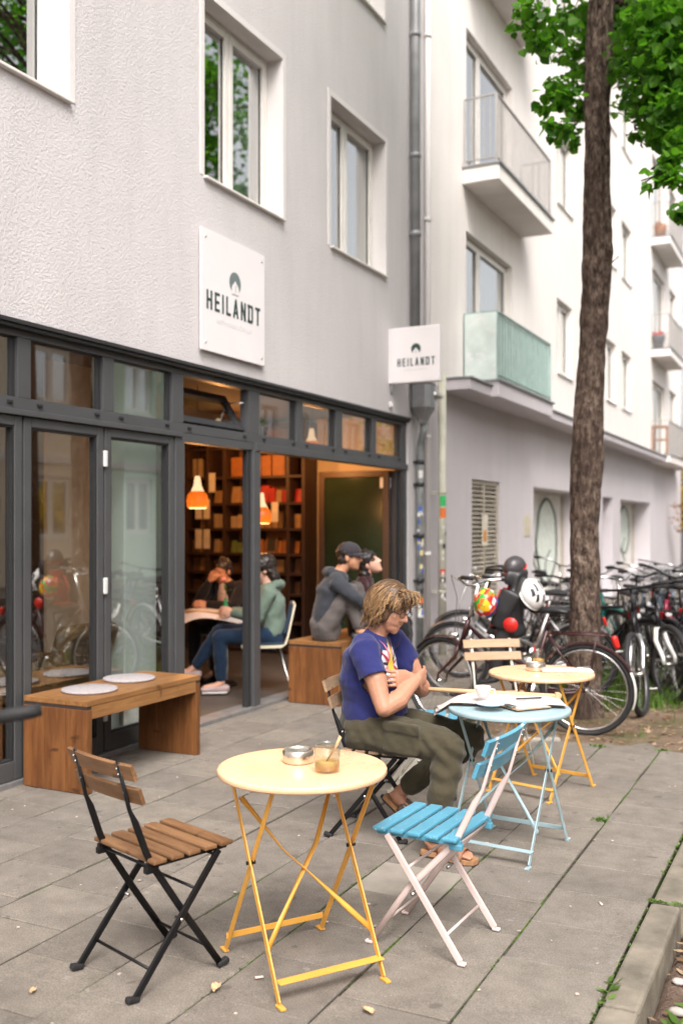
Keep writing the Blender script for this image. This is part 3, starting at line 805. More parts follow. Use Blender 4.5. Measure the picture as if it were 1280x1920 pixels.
# ================================================================== SIGNS AND PIPES ON THE FACADE
def letters(mb, text, ax, o, h, w, gap, sw, t, mi=0):
    """condensed sans capitals from straight strokes; ax=(right, up, out)"""
    a, b, c = [V(q).normalized() for q in ax]; o = V(o); x = 0
    def st(p, q, k=sw):
        p, q = V((p[0], p[1], 0)), V((q[0], q[1], 0)); d = (q - p).normalized(); n = V((-d.y, d.x, 0)) * k / 2
        pts = [p - n, q - n, q + n, p + n]
        mb.prism([(x + r.x, r.y) for r in pts], o, (a, b, c), t * R.uniform(.9, 1.1), mi)
    k = sw / 2
    for ch in text:
        if ch == 'H': st((k, 0), (k, h)); st((w - k, 0), (w - k, h)); st((sw, h / 2), (w - sw, h / 2)); W_ = w
        elif ch == 'E': st((k, 0), (k, h)); st((sw, k), (w * .9, k)); st((sw, h / 2), (w * .8, h / 2)); st((sw, h - k), (w * .9, h - k)); W_ = w * .9
        elif ch == 'I': st((k, 0), (k, h)); W_ = sw
        elif ch == 'L': st((k, 0), (k, h)); st((sw, k), (w * .85, k)); W_ = w * .85
        elif ch == 'A': st((k * .8, 0), (w / 2, h)); st((w - k * .8, 0), (w / 2, h)); st((w * .25, h * .27), (w * .75, h * .27), sw * .8); W_ = w
        elif ch == 'N': st((k, 0), (k, h)); st((w - k, 0), (w - k, h)); st((k, h), (w - k, 0)); W_ = w
        elif ch == 'D': st((k, 0), (k, h)); st((w - k, sw * .6), (w - k, h - sw * .6)); st((-sw * .35, k), (w * .9, k)); st((-sw * .35, h - k), (w * .9, h - k)); W_ = w
        elif ch == 'T': st((w / 2, 0), (w / 2, h - sw)); st((0, h - k), (w, h - k)); W_ = w
        x += W_ + gap
    return x - gap
def logo(parent, c, r, ax, dark, m_white, out):
    """filled disc with a pale pointed dome cut in from below"""
    a, b, n = [V(q).normalized() for q in ax]
    pts = [(r * math.cos(q), r * 1.04 * math.sin(q)) for q in [2 * PI * k / 40 for k in range(40)]]
    MB().prism(pts, V(c), ax, out).build('emblem', dark, parent)
    dome = [(-.62 * r, -1.08 * r), (-.62 * r, -.55 * r), (-.5 * r, -.28 * r), (-.25 * r, -.08 * r), (0, .22 * r), (.25 * r, -.08 * r), (.5 * r, -.28 * r), (.62 * r, -.55 * r), (.62 * r, -1.08 * r)]
    MB().prism(dome, V(c) + n * (out + .0006), ax, .0012).build('emblem_dome', m_white, parent)
    ln = [(-.02 * r, -.9 * r), (.06 * r, -.9 * r), (.10 * r, -.2 * r), (.03 * r, -.2 * r)]
    MB().prism(ln, V(c) + n * (out + .002), ax, .001).build('emblem_line', dark, parent)
def small_text(parent, text, size, loc, rot, m, name='lettering'):
    cu = bpy.data.curves.new('t', 'FONT'); cu.body = text; cu.size = size; cu.extrude = .0006; cu.align_x = 'CENTER'; cu.space_character = 1.15
    o = bpy.data.objects.new('t', cu); C.objects.link(o)
    dg = bpy.context.evaluated_depsgraph_get(); me = bpy.data.meshes.new_from_object(o.evaluated_get(dg)); bpy.data.objects.remove(o)
    o = put(me, name, m, parent); o.location = loc; o.rotation_euler = rot; return o
# flat board on the wall
SG = thing('wall_sign', 'tall flat white board on the rendered wall reading HEILANDT with a dark round emblem', 'sign', (-4.375, 6.856, 3.40))
hw, hh = .475, .472
MB().box(-.004, .012, -hw, hw, -hh, hh, 0, .003).build('board', M['sign_white'], SG)
AX = ((0, 1, 0), (0, 0, 1), (1, 0, 0))
mb = MB(); wd = letters(MB(), 'HEILANDT', AX, (0, 0, 0), .15, .078, .036, .023, .002)
letters(mb, 'HEILANDT', AX, (.0125, -wd / 2 - .005, -.145), .150, .078, .036, .023, .002)
mb.build('lettering', M['ink'], SG)
logo(SG, (.0125, .005, .135), .085, AX, M['ink_grey'], M['sign_white'], .0015)
small_text(SG, 'kaffeemanufaktur', .066, (.0128, 0, -.235), (PI / 2, 0, PI / 2), M['ink_pale'])
for (y, z) in ((-.42, .41), (.42, .41), (-.42, -.41), (.42, -.41)):
    MB().tube([(-.026, y, z), (.017, y, z)], .010, 10).build('bolt', M['steel'], SG)
# projecting sign
PS = thing('projecting_sign', 'small white sign sticking out from the wall beside the drainpipe reading HEILANDT', 'sign', (-4.40, 10.08, 3.43))
T2 = MB().box(.04, .60, -.035, .035, -.305, .305, 0, .012); T2.build('box', M['sign_white'], PS)
AX2 = ((1, 0, 0), (0, 0, 1), (0, -1, 0))
mb = MB(); wd = letters(MB(), 'HEILANDT', AX2, (0, 0, 0), .085, .040, .022, .013, .002)
letters(mb, 'HEILANDT', AX2, (.325 - wd / 2, -.0355, -.125), .088, .040, .022, .013, .002)
mb.build('lettering', M['ink'], PS)
logo(PS, (.325, -.0355, .06), .056, AX2, M['ink'], M['sign_white'], .0015)
small_text(PS, 'kaffeemanufaktur', .034, (.325, -.036, -.175), (PI / 2, 0, 0), M['ink_pale'])
mb = MB(); mb.box(.0, .039, -.03, .03, -.30, .30, 0, .004); mb.build('bracket', M['sign_white'], PS)
MB().tube([(.03, .0, -.31), (.02, .0, -.42)], .01, 8).build('cable', M['grey_pipe'], PS)
MB().box(.001, .04, -.03, .03, -.56, -.50, 0, .006).build('cable_box', M['plaster'], PS)
# rainwater pipe with hopper
DP = thing('downpipe', 'grey rainwater pipe with zinc hopper head running down the corner of the cafe', 'downpipe', (-4.33, 10.66, 0))
MB().tube([(0, 0, 3.18), (0, 0, 10.3)], .055, 14).build('upper_pipe', M['grey_pipe'], DP)
mb = MB()
for z in (4.9, 5.8, 7.2, 8.4):
    mb = MB(); mb.tube([(0, 0, z), (0, 0, z + .06)], .063, 14); mb.box(-.07, .0, -.012, .012, z + .015, z + .045); mb.build('pipe_clamp', M['zinc'], DP)
mb = MB(); hx, hy = .12, .13; cx, cy0 = .06, .08
ring = [(hx, hy, 3.22), (hx + .012, hy + .012, 3.205), (hx, hy, 3.19), (hx, hy, 2.93), (.05, .05, 2.78), (.042, .042, 2.74)]
vs = []; fs = []
for (a, b, z) in ring:
    for (u, v_) in ((-.6, -1), (.6, -1), (1, -.6), (1, .6), (.6, 1), (-.6, 1), (-1, .6), (-1, -.6)): vs.append((cx + a * u, cy0 + b * v_, z))
for i in range(len(ring) - 1):
    for j in range(8): fs.append((i * 8 + j, (i + 1) * 8 + j, (i + 1) * 8 + (j + 1) % 8, i * 8 + (j + 1) % 8))
fs.append(tuple(range(8))); mb.add(vs, fs); mb.build('hopper', M['zinc'], DP)
MB().tube([(.15, .13, 3.08), (.15, .30, 3.08), (.10, .5, 3.10)], .05, 10).build('inlet_pipe', M['steel'], DP)
mb = MB(); mb.tube([(.06, .10, 2.76), (.06, .10, 2.66), (.02, .12, 2.55), (.0, .14, 2.45), (.0, .14, 2.3), (.0, .14, .0)], .042, 12); mb.build('lower_pipe', mat('lower_pipe', (.24, .26, .26), .55, .1, .35, 9), DP)
mb = MB()
for z in (2.28, 2.02, 1.42, .9):
    mb = MB(); mb.tube([(.0, .14, z), (.0, .14, z + .05)], .05, 12); mb.box(-.07, 0, .10, .18, z + .012, z + .038); mb.build('pipe_clamp', M['black_plastic'], DP)
stick = [('blue', (.05, .13, .45)), ('white', (.7, .7, .66)), ('black', (.03, .03, .03)), ('orange', (.75, .18, .03)), ('yellow', (.7, .6, .3)), ('green', (.03, .45, .12)), ('red', (.6, .04, .03))]
SM = {k: mat('sticker_' + k, c, .5, 0, .2, 30) for k, c in stick}
def stickers(root, cx, cy, r, items):
    for (z, ang, hh_, w_, col) in items:
        mb = MB(); n = 6
        for i in range(n + 1):
            a = ang + (i / n - .5) * w_ / r
            mb.v += [(cx + (r + .0012) * math.cos(a), cy + (r + .0012) * math.sin(a), z), (cx + (r + .0012) * math.cos(a), cy + (r + .0012) * math.sin(a), z + hh_)]
        for i in range(n): mb.f.append((2 * i, 2 * i + 2, 2 * i + 3, 2 * i + 1)); mb.m.append(0); mb.sm.append(True)
        mb.build('sticker', SM[col], root)
FA = -.95
items = [(2.12, FA, .09, .06, 'white'), (1.74, FA - .2, .05, .05, 'blue'), (.66, FA, .07, .06, 'orange'), (1.22, FA + .3, .06, .04, 'yellow'), (.5, FA, .1, .07, 'white')]
for _ in range(26): items.append((R.uniform(.35, 1.75), FA + R.uniform(-.8, .8), R.uniform(.02, .07), R.uniform(.02, .045), R.choice(['white', 'black', 'white', 'black', 'yellow', 'blue'])))
stickers(DP, .0, .14, .042, items)
LP = thing('standpipe', 'cream painted pipe covered in stickers standing in front of the lilac wall', 'pipe', (-4.26, 11.34, 0))
MB().tube([(0, 0, 0), (0, 0, 3.42)], .05, 14).build('pipe', M['cream_pipe'], LP)
mb = MB()
for z in (.75, 1.95):
    mb = MB(); mb.tube([(0, 0, z), (0, 0, z + .03)], .054, 14); mb.box(-.13, 0, -.01, .01, z, z + .03); mb.build('pipe_clamp', M['cream_pipe'], LP)
items = [(1.80, FA, .13, .08, 'green'), (1.66, FA, .12, .08, 'orange'), (.98, FA - .1, .06, .06, 'red'), (.88, FA, .06, .07, 'black'), (.72, FA, .05, .06, 'black')]
for _ in range(14): items.append((R.uniform(.6, 1.6), FA + R.uniform(-.8, .8), R.uniform(.02, .06), R.uniform(.02, .05), R.choice(['white', 'black', 'white'])))
stickers(LP, 0, 0, .05, items)
CP = thing('vent_pipe', 'thin white pipe running down the joint between the two buildings', 'pipe', (-4.36, 11.12, 0))
MB().tube([(0, 0, 0), (0, 0, 10)], .035, 10).build('pipe', M['plaster'], CP)
mb = MB()
for z in (1.2, 2.6, 5.2, 7.4): MB().tube([(0, 0, z), (0, 0, z + .05)], .043, 10).build('pipe_clamp', M['plaster'], CP)
# pots on the far balconies
def pot(x, y, z, m, fl, label):
    p = thing('flower_pot', label, 'flower pot', (x, y, z), 0, 'pots on the far balconies')
    MB().lathe([(.001, 0), (.12, 0), (.17, .32), (.18, .36), (.15, .36), (.14, .30), (.001, .29)], 16).build('pot', m, p)
    mb = MB()
    for _ in range(60):
        d = V((R.gauss(0, 1), R.gauss(0, 1), abs(R.gauss(0, 1)))).normalized(); q = V((0, 0, .34)) + d * R.uniform(.05, .18)
        s = V((R.gauss(0, 1), R.gauss(0, 1), R.gauss(0, 1))).normalized() * .05; u = d.cross(s)
        mb.add([q - s, q + u, q + s, q - u], [(0, 1, 2, 3)])
    mb.build('flowers', fl, p)
M['slate_pot'] = mat('slate_pot', (.16, .17, .19), .6); M['red_flower'] = mat('red_flower', (.55, .05, .04), .6); M['terracotta'] = mat('terracotta', (.5, .24, .13), .7)
pot(-4.25, 27.75, 6.30, M['slate_pot'], M['red_flower'], 'slate grey pot with red flowers on the far middle balcony')
pot(-4.22, 27.9, 9.28, M['terracotta'], M['terracotta'], 'terracotta pot with dried flowers on the far top balcony')
BS = thing('plant_stand', 'brown wooden stand on the far lowest balcony', 'plant stand', (-4.2, 27.75, 3.47))
mb = MB(); mb.box(-.2, .2, -.2, .2, .72, .76); mb.build('shelf', M['terracotta'], BS); 
MB().box(-.18, .18, -.18, .18, .38, .41).build('shelf', M['terracotta'], BS)
for (a, b) in ((-.18, -.18), (.18, -.18), (.18, .18), (-.18, .18)): MB().box(a - .02, a + .02, b - .02, b + .02, 0, .72).build('leg', M['terracotta'], BS)

# ================================================================== CAFE FURNITURE
M['brown_slat'] = wood('brown_slat', (.135, .062, .026), (.30, .165, .078), (14, 1.2, 14), 3, .5)
M['natural_slat'] = wood('natural_slat', (.40, .25, .145), (.54, .37, .235), (14, 1.2, 14), 3, .55, .12, False)
M['grey_slat'] = wood('grey_slat', (.26, .16, .09), (.45, .31, .20), (14, 1.2, 14), 3, .6, .15)
M['blue_paint'] = paint('blue_paint', (.085, .31, .44), (.40, .58, .66), .32, .38, 70)
M['rose_paint'] = paint('rose_white_paint', (.68, .55, .52), (.30, .22, .18), .12, .4, 20)
M['ivory_paint'] = paint('ivory_paint', (.62, .59, .50), (.35, .25, .17), .15, .45, 20)
M['yellow_paint'] = paint('yellow_paint', (.74, .38, .065), (.12, .06, .03), .16, .36, 45)
M['yellow_sky_sheen'] = paint('yellow_sky_sheen', (.84, .52, .31), (.66, .38, .18), .30, .28, 70)  # yellow tabletop made paler: bright sky reflection put into its colour
M['pale_blue_paint'] = paint('pale_blue_paint', (.33, .46, .50), (.50, .56, .57), .3, .34, 26)
def bistro_chair(name, label, loc, heading, slat, metal, nslat=5, foot=True, curved=False, sx=0.0, lean=0.0):
    """folding slatted chair; local +x is the way the sitter looks"""
    t = thing(name, label, 'chair', loc, camrot(heading), 'folding bistro chairs')
    sh, fx, rx = .435, .185, -.18
    mb = MB(); w = .053; x = -.115 + sx; gap = (.335 - nslat * w) / (nslat - 1)
    for k in range(nslat):
        mb.box(x, x + w, -.19, .19, sh, sh + .016, 0, .005); x += w + gap
    seat = mb.build('seat', slat, t)
    for s in (-1, 1):
        r = MB(); r.bar((-.12 + sx, s * .15, sh - .009), (.215 + sx, s * .15, sh - .009), .018, .016, (0, 0, 1))
        r.build('seat_rail', metal if not curved else slat, t)
    # backrest: two slats, slightly curved, screwed to the posts
    mb = MB()
    for (z, dx) in ((.760 + lean * .9, -.212 + sx - lean), (.678 + lean * .9, -.182 + sx - lean * .8)):
        n = 8; vs = []
        for i in range(n + 1):
            y = -.20 + .40 * i / n; bow = -.016 * (1 - (y / .2) ** 2)
            c_ = V((dx + bow + .012, y, z)); u = V((-.34, 0, .94)); q = V((.94, 0, .34))
            for (a, b) in ((-.028, -.007), (.028, -.007), (.028, .007), (-.028, .007)): vs.append(c_ + u * a + q * b)
        fs = []
        for i in range(n):
            for j in range(4): fs.append((i * 4 + j, i * 4 + (j + 1) % 4, i * 4 + 4 + (j + 1) % 4, i * 4 + 4 + j))
        fs += [(0, 1, 2, 3), (n * 4 + 3, n * 4 + 2, n * 4 + 1, n * 4)]
        mb.add(vs, fs)
    mb.build('backrest', slat, t)
    up = (.0, 1, 0)
    for s in (-1, 1):
        y0, y1 = s * .158, s * .135
        mb = MB(); fp = (fx, y0, .012)
        pts = [V(fp), V((.03, s * .152, .235)), V((-.095 + sx, s * .146, .425)), V((-.118 + sx, s * .144, .475)), V((-.155 + sx - lean * .4, s * .140, .575)), V((-.178 + sx - lean * .6, s * .138, .625)), V((-.222 + sx - lean, s * .135, .792 + lean * .9))]
        prof = [(.0065, .013)] * 4 + [(.0065, .013), (.010, .0065), (.010, .0045)]
        mb.tube(pts, [(p[1], p[0]) for p in prof], 8, up=(1, 0, .6))
        lg = mb.build('leg', metal if not curved else metal, t)
        sc_ = MB()
        for (z, xx) in ((.770, -.215), (.750, -.208), (.688, -.187), (.668, -.180)): sc_.ell((xx - .011 + sx - lean, s * .136, z + lean * .9), (.004, .004, .004), None, 6, 4)
        sc_.build('screw', M['steel'], lg)
        if foot: MB().obox((fx + .012, y0, .012), ((.93, 0, .22), (0, 1, 0), (-.22, 0, .93)), (.024, .013, .010), 0, .006).build('rubber_foot', M['rubber'], lg)
        else: MB().box(fx - .008, fx + .022, y0 - .012, y0 + .012, .001, .012, 0, .004).build('foot_plate', metal, lg)
        mb = MB(); y0 = s * .176
        mb.bar((rx, y0, .012), (.165 + sx, y0, .425), .024, .013, (1, 0, -.5), 0, .003)
        lg = mb.build('leg', metal, t)
        if foot: MB().obox((rx - .010, y0, .012), ((.93, 0, -.22), (0, 1, 0), (.22, 0, .93)), (.024, .013, .010), 0, .006).build('rubber_foot', M['rubber'], lg)
        else: MB().box(rx - .022, rx + .008, y0 - .012, y0 + .012, .001, .012, 0, .004).build('foot_plate', metal, lg)
        MB().tube([(.004, s * .146, .222), (.004, s * .184, .222)], .007, 8).build('pivot', M['steel'], t)
        MB().box(-.125 + sx, -.075 + sx, s * .15 - .012, s * .15 + .012, sh - .035, sh - .012, 0, .004).build('seat_bracket', metal if not curved else slat, t)
    bars = []
    class _B:
        def tube(self, p, r_, n): bars.append(MB().tube(p, r_, n))
    mb = _B()
    mb.tube([(rx + .065, -.172, .085), (rx + .065, .172, .085)], .0055, 8); mb.tube([(fx - .05, -.152, .085), (fx - .05, .152, .085)], .0055, 8)
    mb.tube([(.07 + sx * .7, -.172, .31), (.07 + sx * .7, .172, .31)], .0055, 8); mb.tube([(-.10 + sx, -.146, .418), (-.10 + sx, .146, .418)], .0055, 8); mb.tube([(.15 + sx, -.172, .41), (.15 + sx, .172, .41)], .0055, 8)
    for q in bars: q.build('crossbar', metal, t)
    return t
bistro_chair('folding_chair', 'black framed folding chair with brown slats beside the nearest yellow table', W(-.675, 3.525), 45, M['brown_slat'], M['black_metal'])
bistro_chair('folding_chair', 'bright blue slatted folding chair with chipped rose white frame facing the man', W(.35, 3.79), 151, M['blue_paint'], M['rose_paint'], 5, False, True, -.055, .03)
MANC = W(.174, 5.115)
bistro_chair('folding_chair', 'black folding chair with weathered slats under the sitting man', MANC, math.degrees(math.atan2(-.354, .935)), M['grey_slat'], M['black_metal'])
bistro_chair('folding_chair', 'pale framed folding chair with natural slats behind the far yellow table', W(1.06, 6.62), -80, M['natural_slat'], M['ivory_paint'])
bistro_chair('folding_chair', 'ivory framed folding chair with blue seat half hidden behind the sitting man', W(.46, 5.86), -8, M['blue_paint'], M['ivory_paint'])
def bistro_table(name, label, loc, e1, H, frame, top, dia=.605):
    """round folding table; local x = across the two leg crosses"""
    t = thing(name, label, 'table', loc, math.atan2(e1[1], e1[0]) + TH, 'folding bistro tables')
    r = dia / 2
    prof = [(.001, H - .002), (r * .5, H - .001), (r - .012, H), (r - .003, H - .002), (r, H - .007), (r, H - .020), (r - .003, H - .024), (r - .006, H - .020), (r - .008, H - .008), (.001, H - .008)]
    MB().lathe(prof, 72).build('tabletop', [top], t)
    zt = H - .022; xs = .2; k = .24; kt = .165
    for sx in (-1, 1):
        for sy in (-1, 1):
            off = .008 * sy
            a = V((sx * xs + off, sy * k, .012)); b = V((sx * xs + off, -sy * kt, zt))
            m = a.lerp(b, .56)
            mb = MB().bar(a, m, .025, .0055, (0, 1, 0), 0, .002); mb.bar(m - (b - a).normalized() * .012, b, .022, .0055, (0, 1, 0), 0, .002)
            mb.obox(a + V((0, sy * .012, -.007)), ((1, 0, 0), (0, 1, 0), (0, 0, 1)), (.010, .022, .004), 0, .002)
            lg = mb.build('leg', frame, t)
            mb = MB().obox(b + V((0, 0, .004)), ((1, 0, 0), (0, 1, 0), (0, 0, 1)), (.012, .025, .010), 0, .003); mb.build('hinge_plate', frame, lg)
        MB().tube([(sx * xs - .016, 0, .400), (sx * xs + .016, 0, .400)], .0075, 8).build('pivot', M['black_metal'], t)
    for sy in (-1, 1):
        y = sy * (k - .028); w_ = .038 if sy < 0 else .022
        MB().bar((-xs, y + sy * .004, .068), (xs, y + sy * .004, .068), w_, .005, (0, 1, 0) if sy < 0 else (0, 0, 1), 0, .002).build('crossbar', frame, t)
    # the twisted cross brace between the legs of one frame
    def yz(x, z): return V((x, -.22 + .40 * z / H, z))
    for s in (-1, 1):
        p = [yz(-s * xs, .14), yz(-s * xs * .62, .22), yz(0, .35), yz(s * xs * .35, .42), yz(s * xs * .95, .60)]
        p = [q + V((0, .010 * s, 0)) for q in p]
        MB().tube(p, [(.003, .010), (.003, .010), (.0145, .003), (.0145, .003), (.003, .010)], 8, up=(0, 1, 0)).build('brace', frame, t)
    return t
T1 = bistro_table('bistro_table', 'round yellow folding table nearest to the viewer between the black and blue chairs', W(-.14, 3.55), (.345, .195), .712, M['yellow_paint'], M['yellow_sky_sheen'])
T2t = bistro_table('bistro_table', 'round pale blue folding table in front of the sitting man', W(.817, 4.855), (.344, -.21), .686, M['pale_blue_paint'], M['pale_blue_paint'], .592)
T3 = bistro_table('bistro_table', 'round yellow folding table at the back by the old bicycle', W(1.19, 5.93), (.756, -.655), .698, M['yellow_paint'], M['yellow_sky_sheen'], .62)
# --- things on the tables
M['sugar'] = mat('brown_sugar', (.62, .36, .10), .8, 0, .2, 60, .6, 200)
M['wood_spoon'] = mat('wood_spoon', (.62, .40, .22), .6)
M['tin'] = mat('brushed_tin', (.72, .68, .60), .28, 1.0, .08, 40)
def jar(loc, label, fill, spoon, s=1.16, red=False):
    j = thing('sugar_jar', label, 'jar', loc, R.uniform(0, 6), 'sugar jars on the tables')
    prof = [(.001, .001), (.036, .001), (.040, .006), (.040, .066), (.035, .074), (.036, .082), (.038, .084), (.0355, .084), (.0325, .075), (.0375, .065), (.0375, .008), (.001, .005)]
    MB().lathe([(a * s, b * s) for a, b in prof], 28).build('glass', M['jar_glass'], j)
    MB().lathe([(.001, .0055), (.037 * s, .008), (.037 * s, fill * s), (.02 * s, fill * s + .006), (.001, fill * s + .003)], 24).build('sugar', M['sugar'], j)
    mb = MB().tube([(.01, 0, .02), (-.028 * s, .02 * s, .075 * s), (-.046 * s, .032 * s, .112 * s)], [(.004, .002), (.004, .002), (.007, .003)], 8)
    mb.build('spoon', spoon, j); return j
def tin(loc, label, rz, r=.052, h=.042):
    t = thing('ashtray', label, 'ashtray', loc, rz, 'round tins on the tables')
    MB().lathe([(.001, .0), (r - .002, 0), (r, .003), (r, h - .002), (r - .002, h), (r - .006, h), (r - .007, h - .004), (r - .010, h - .008), (.001, h - .014)], 36).build('tin', M['tin'], t)
    return t
tp = lambda px, py, z: W((px - 640) * (CAMH - z) / (py - 985), 1867 * (CAMH - z) / (py - 985), z)
z1 = .7125
tin(tp(559, 1428, z1), 'low round silver tin on the nearest yellow table beside the jar', 0, .057, .045)
jar(tp(613, 1446, z1), 'glass jar of brown sugar with wooden spoon on the nearest yellow table', .028, M['wood_spoon'])
z3 = .6985
tin(tp(1004, 1257, z3), 'round silver tin on the far yellow table', 0, .058, .045)
jar(tp(1008, 1246, z3), 'glass jar with red tipped spoon behind the tin on the far yellow table', .03, M['red_plastic'], 1.1)
M['paper'] = mat('paper', (.78, .73, .70), .7, 0, .03, 6)
mb = MB(); mb.box(-.15, .15, -.07, .07, .001, .007, 0, .002)
o = mb.build('menu_card', M['paper'], None, tp(1062, 1258, z3), TH - .1); tag(o, 'white folded menu card on the far yellow table', 'menu')
pn = thing('pen', 'thin metal pen lying on the white menu card', 'pen', tp(1094, 1253, z3 + .012), TH + .5)
MB().tube([(-.06, 0, .003), (.05, 0, .003), (.06, 0, .003)], [.0045, .0045, .001], 8).build('barrel', M['steel'], pn)
MB().tube([(-.045, .0055, .004), (-.01, .0055, .004)], .0015, 6).build('clip', M['chrome'], pn)
# newspaper on its holder, draped over the blue table
def news_mat():
    t = NT('newsprint'); co = t.coords((1, 1, 1), 'UV')
    f = t.noise(t.coords((4, 90, 1), 'UV'), 3, 2); g = t.noise(t.coords((3, 5, 1), 'UV'), 1.3, 2)
    c = t.mix(t.ramp(f, [(.5, (0, 0, 0)), (.56, (.28, .28, .28))]), (.66, .585, .56), (.26, .24, .24))
    c = t.mix(t.ramp(g, [(.62, (0, 0, 0)), (.68, (.6, .6, .6))]), c, (.36, .29, .27))
    t.pbr(c, .85, 0, None, .1); return t.mat
M['newsprint'] = news_mat()
def sheet(name, fn, nu, nv, m, parent=None, loc=None):
    me = bpy.data.meshes.new(name); vs = [fn(i / nu, j / nv) for i in range(nu + 1) for j in range(nv + 1)]
    fs = [(i * (nv + 1) + j, (i + 1) * (nv + 1) + j, (i + 1) * (nv + 1) + j + 1, i * (nv + 1) + j + 1) for i in range(nu) for j in range(nv)]
    me.from_pydata(vs, [], fs); uv = me.uv_layers.new(name='UVMap')
    for p in me.polygons:
        p.use_smooth = True
        for li in p.loop_indices:
            vi = me.loops[li].vertex_index; uv.data[li].uv = ((vi // (nv + 1)) / nu, (vi % (nv + 1)) / nv)
    me.materials.append(m); o = bpy.data.objects.new(name, me); C.objects.link(o)
    if parent is not None: o.parent = parent
    if loc is not None: o.location = loc
    return o
NP = thing('newspaper', 'open newspaper on a wooden holder draped across the pale blue table', 'newspaper', W(.817, 4.855, .69), TH)
A_, B_ = V((-.335, .285, .032)), V((.27, .155, .020))
dirn = (B_ - A_).normalized()
MB().tube([A_ - dirn * .09, B_ + dirn * .02], .011, 8).build('holder', M['wood_spoon'], NP)
MB().obox(B_ + dirn * .0, (dirn, (0, 1, 0), (0, 0, 1)), (.012, .014, .018), 0, .003).build('holder_clamp', M['wood_spoon'], NP)
for k in range(4):
    def fn(u, v_, k=k):
        p = A_.lerp(B_, u) + V((-.02 - .03 * k * (1 - u), -1, 0)).normalized() * v_ * (.23 - .012 * k + .05 * (1 - u))
        z = .003 + .0022 * (3 - k) + (.020 - .012 * u) * (1 - v_) ** 1.5 + .006 * math.sin(u * 9 + k) * v_
        over = max(0, math.hypot(p.x, p.y) - .285)
        z -= min(over * .75, .12) * (.75 + .1 * k) + .010 * math.sin(u * 20 + k * 2) * min(1, over * 8)
        return V((p.x, p.y, max(z, -.10)))
    sheet('page', fn, 22, 12, M['newsprint'], NP)
CU = thing('coffee_cup', 'white coffee cup standing in its pale blue saucer on the newspaper', 'cup', tp(905, 1312, .715), .4)
M['china'] = mat('china', (.78, .75, .73), .18); M['pale_china'] = mat('pale_blue_china', (.50, .62, .66), .2)
MB().lathe([(.001, .004), (.022, .004), (.026, .010), (.037, .045), (.039, .060), (.0365, .060), (.034, .045), (.023, .012), (.001, .010)], 24, (0, 0, .006)).build('cup', M['china'], CU)
MB().tube([(.036, 0, .052), (.056, 0, .05), (.058, 0, .03), (.033, 0, .022)], .004, 8).build('handle', M['china'], CU)
SA = MB().lathe([(.001, .001), (.04, .001), (.065, .010), (.072, .014), (.07, .016), (.045, .008), (.001, .005)], 28).build('saucer', M['pale_china'], None, tp(919, 1324, .706))
tag(SA, 'pale blue saucer under the white cup on the blue table', 'saucer')
CL = thing('clipboard', 'small wooden clipboard with paper and metal clip at the front of the blue table', 'clipboard', tp(985, 1326, .692), TH + .45)
MB().box(-.10, .10, -.07, .07, .0, .006, 0, .002).build('board', M['natural_slat'], CL)
MB().box(-.085, .09, -.062, .062, .0065, .009).build('sheet', M['paper'], CL)
mb = MB().box(-.105, -.075, -.035, .035, .0095, .018, 0, .004); mb.build('clip', M['steel'], CL)
KN = thing('pen', 'dark pen lying across the newspaper on the blue table', 'pen', tp(992, 1311, .71), TH + .25)
MB().tube([(-.07, 0, .004), (.06, 0, .004), (.07, 0, .004)], [.004, .004, .001], 8).build('barrel', M['black_plastic'], KN)
MB().tube([(-.05, .005, .005), (-.015, .005, .005)], .0014, 6).build('clip', M['steel'], KN)
# wooden benches
M['plank'] = wood('bench_plank', (.12, .042, .013), (.30, .125, .040), (12, 12, 1.3), 2.2, .5, .3)
M['plank_top'] = wood('bench_top', (.23, .10, .034), (.40, .205, .075), (14, 1.2, 14), 2.6, .42)
M['strip_dark'] = mat('dark_edge', (.035, .022, .018), .7)  # near-black brown for the thin band between bench top and end panel
def bench(label, n0, n1, s0, s1, h):
    t = thing('wooden_bench', label, 'bench', ((n0 + n1) / 2, (s0 + s1) / 2, 0), 0, 'chunky wooden benches by the shop front')
    a, b = (n1 - n0) / 2, (s1 - s0) / 2; th = .045
    tp_ = MB(); k = 3; wd_ = (2 * a) / k
    for i in range(k): tp_.box(-a + i * wd_ + .001, -a + (i + 1) * wd_ - .001, -b, b, h - .032, h, 0, .003)
    tp_.build('top', M['plank_top'], t)
    for s in (-1, 1):
        p = MB(); y0, y1 = (b - th, b) if s > 0 else (-b, -b + th)
        for i in range(k): p.box(-a + i * wd_ + .0008, -a + (i + 1) * wd_ - .0008, y0, y1, .004, h - .0525, 0, .003)
        p.build('end_panel', M['plank'], t)
        MB().box(-a + .004, a - .004, y0 + .003, y1 - .003, h - .052, h - .0325).build('dark_strip', M['strip_dark'], t)
    MB().box(a - .03, a - .004, -b + th + .001, b - th - .001, h - .11, h - .0325, 0, .002).build('apron', M['plank_top'], t)
    MB().box(-a + .004, -a + .03, -b + th + .001, b - th - .001, h - .11, h - .0325, 0, .002).build('apron', M['plank_top'], t)
    return t
bench('wooden bench with two felt pads standing against the closed glass doors', -4.375, -3.885, 4.52, 5.67, .545)
bench('wooden bench in the open doorway with the couple sitting on it', -4.34, -3.83, 7.70, 8.95, .55)
M['felt'] = mat('grey_felt', (.36, .335, .34), .95, 0, .16, 60, .5, 200, .1)
def pad(px, py, label):
    l = tp(px, py, .546)
    o = MB().lathe([(.001, .0), (.165, .0), (.172, .004), (.172, .012), (.165, .016), (.001, .016)], 40).build('seat_pad', M['felt'], None, l)
    tag(o, label, 'seat pad', 'round felt pads on the bench')
pad(168, 1295, 'round grey felt pad at the near end of the wooden bench'); pad(242, 1274, 'round grey felt pad in the middle of the wooden bench')
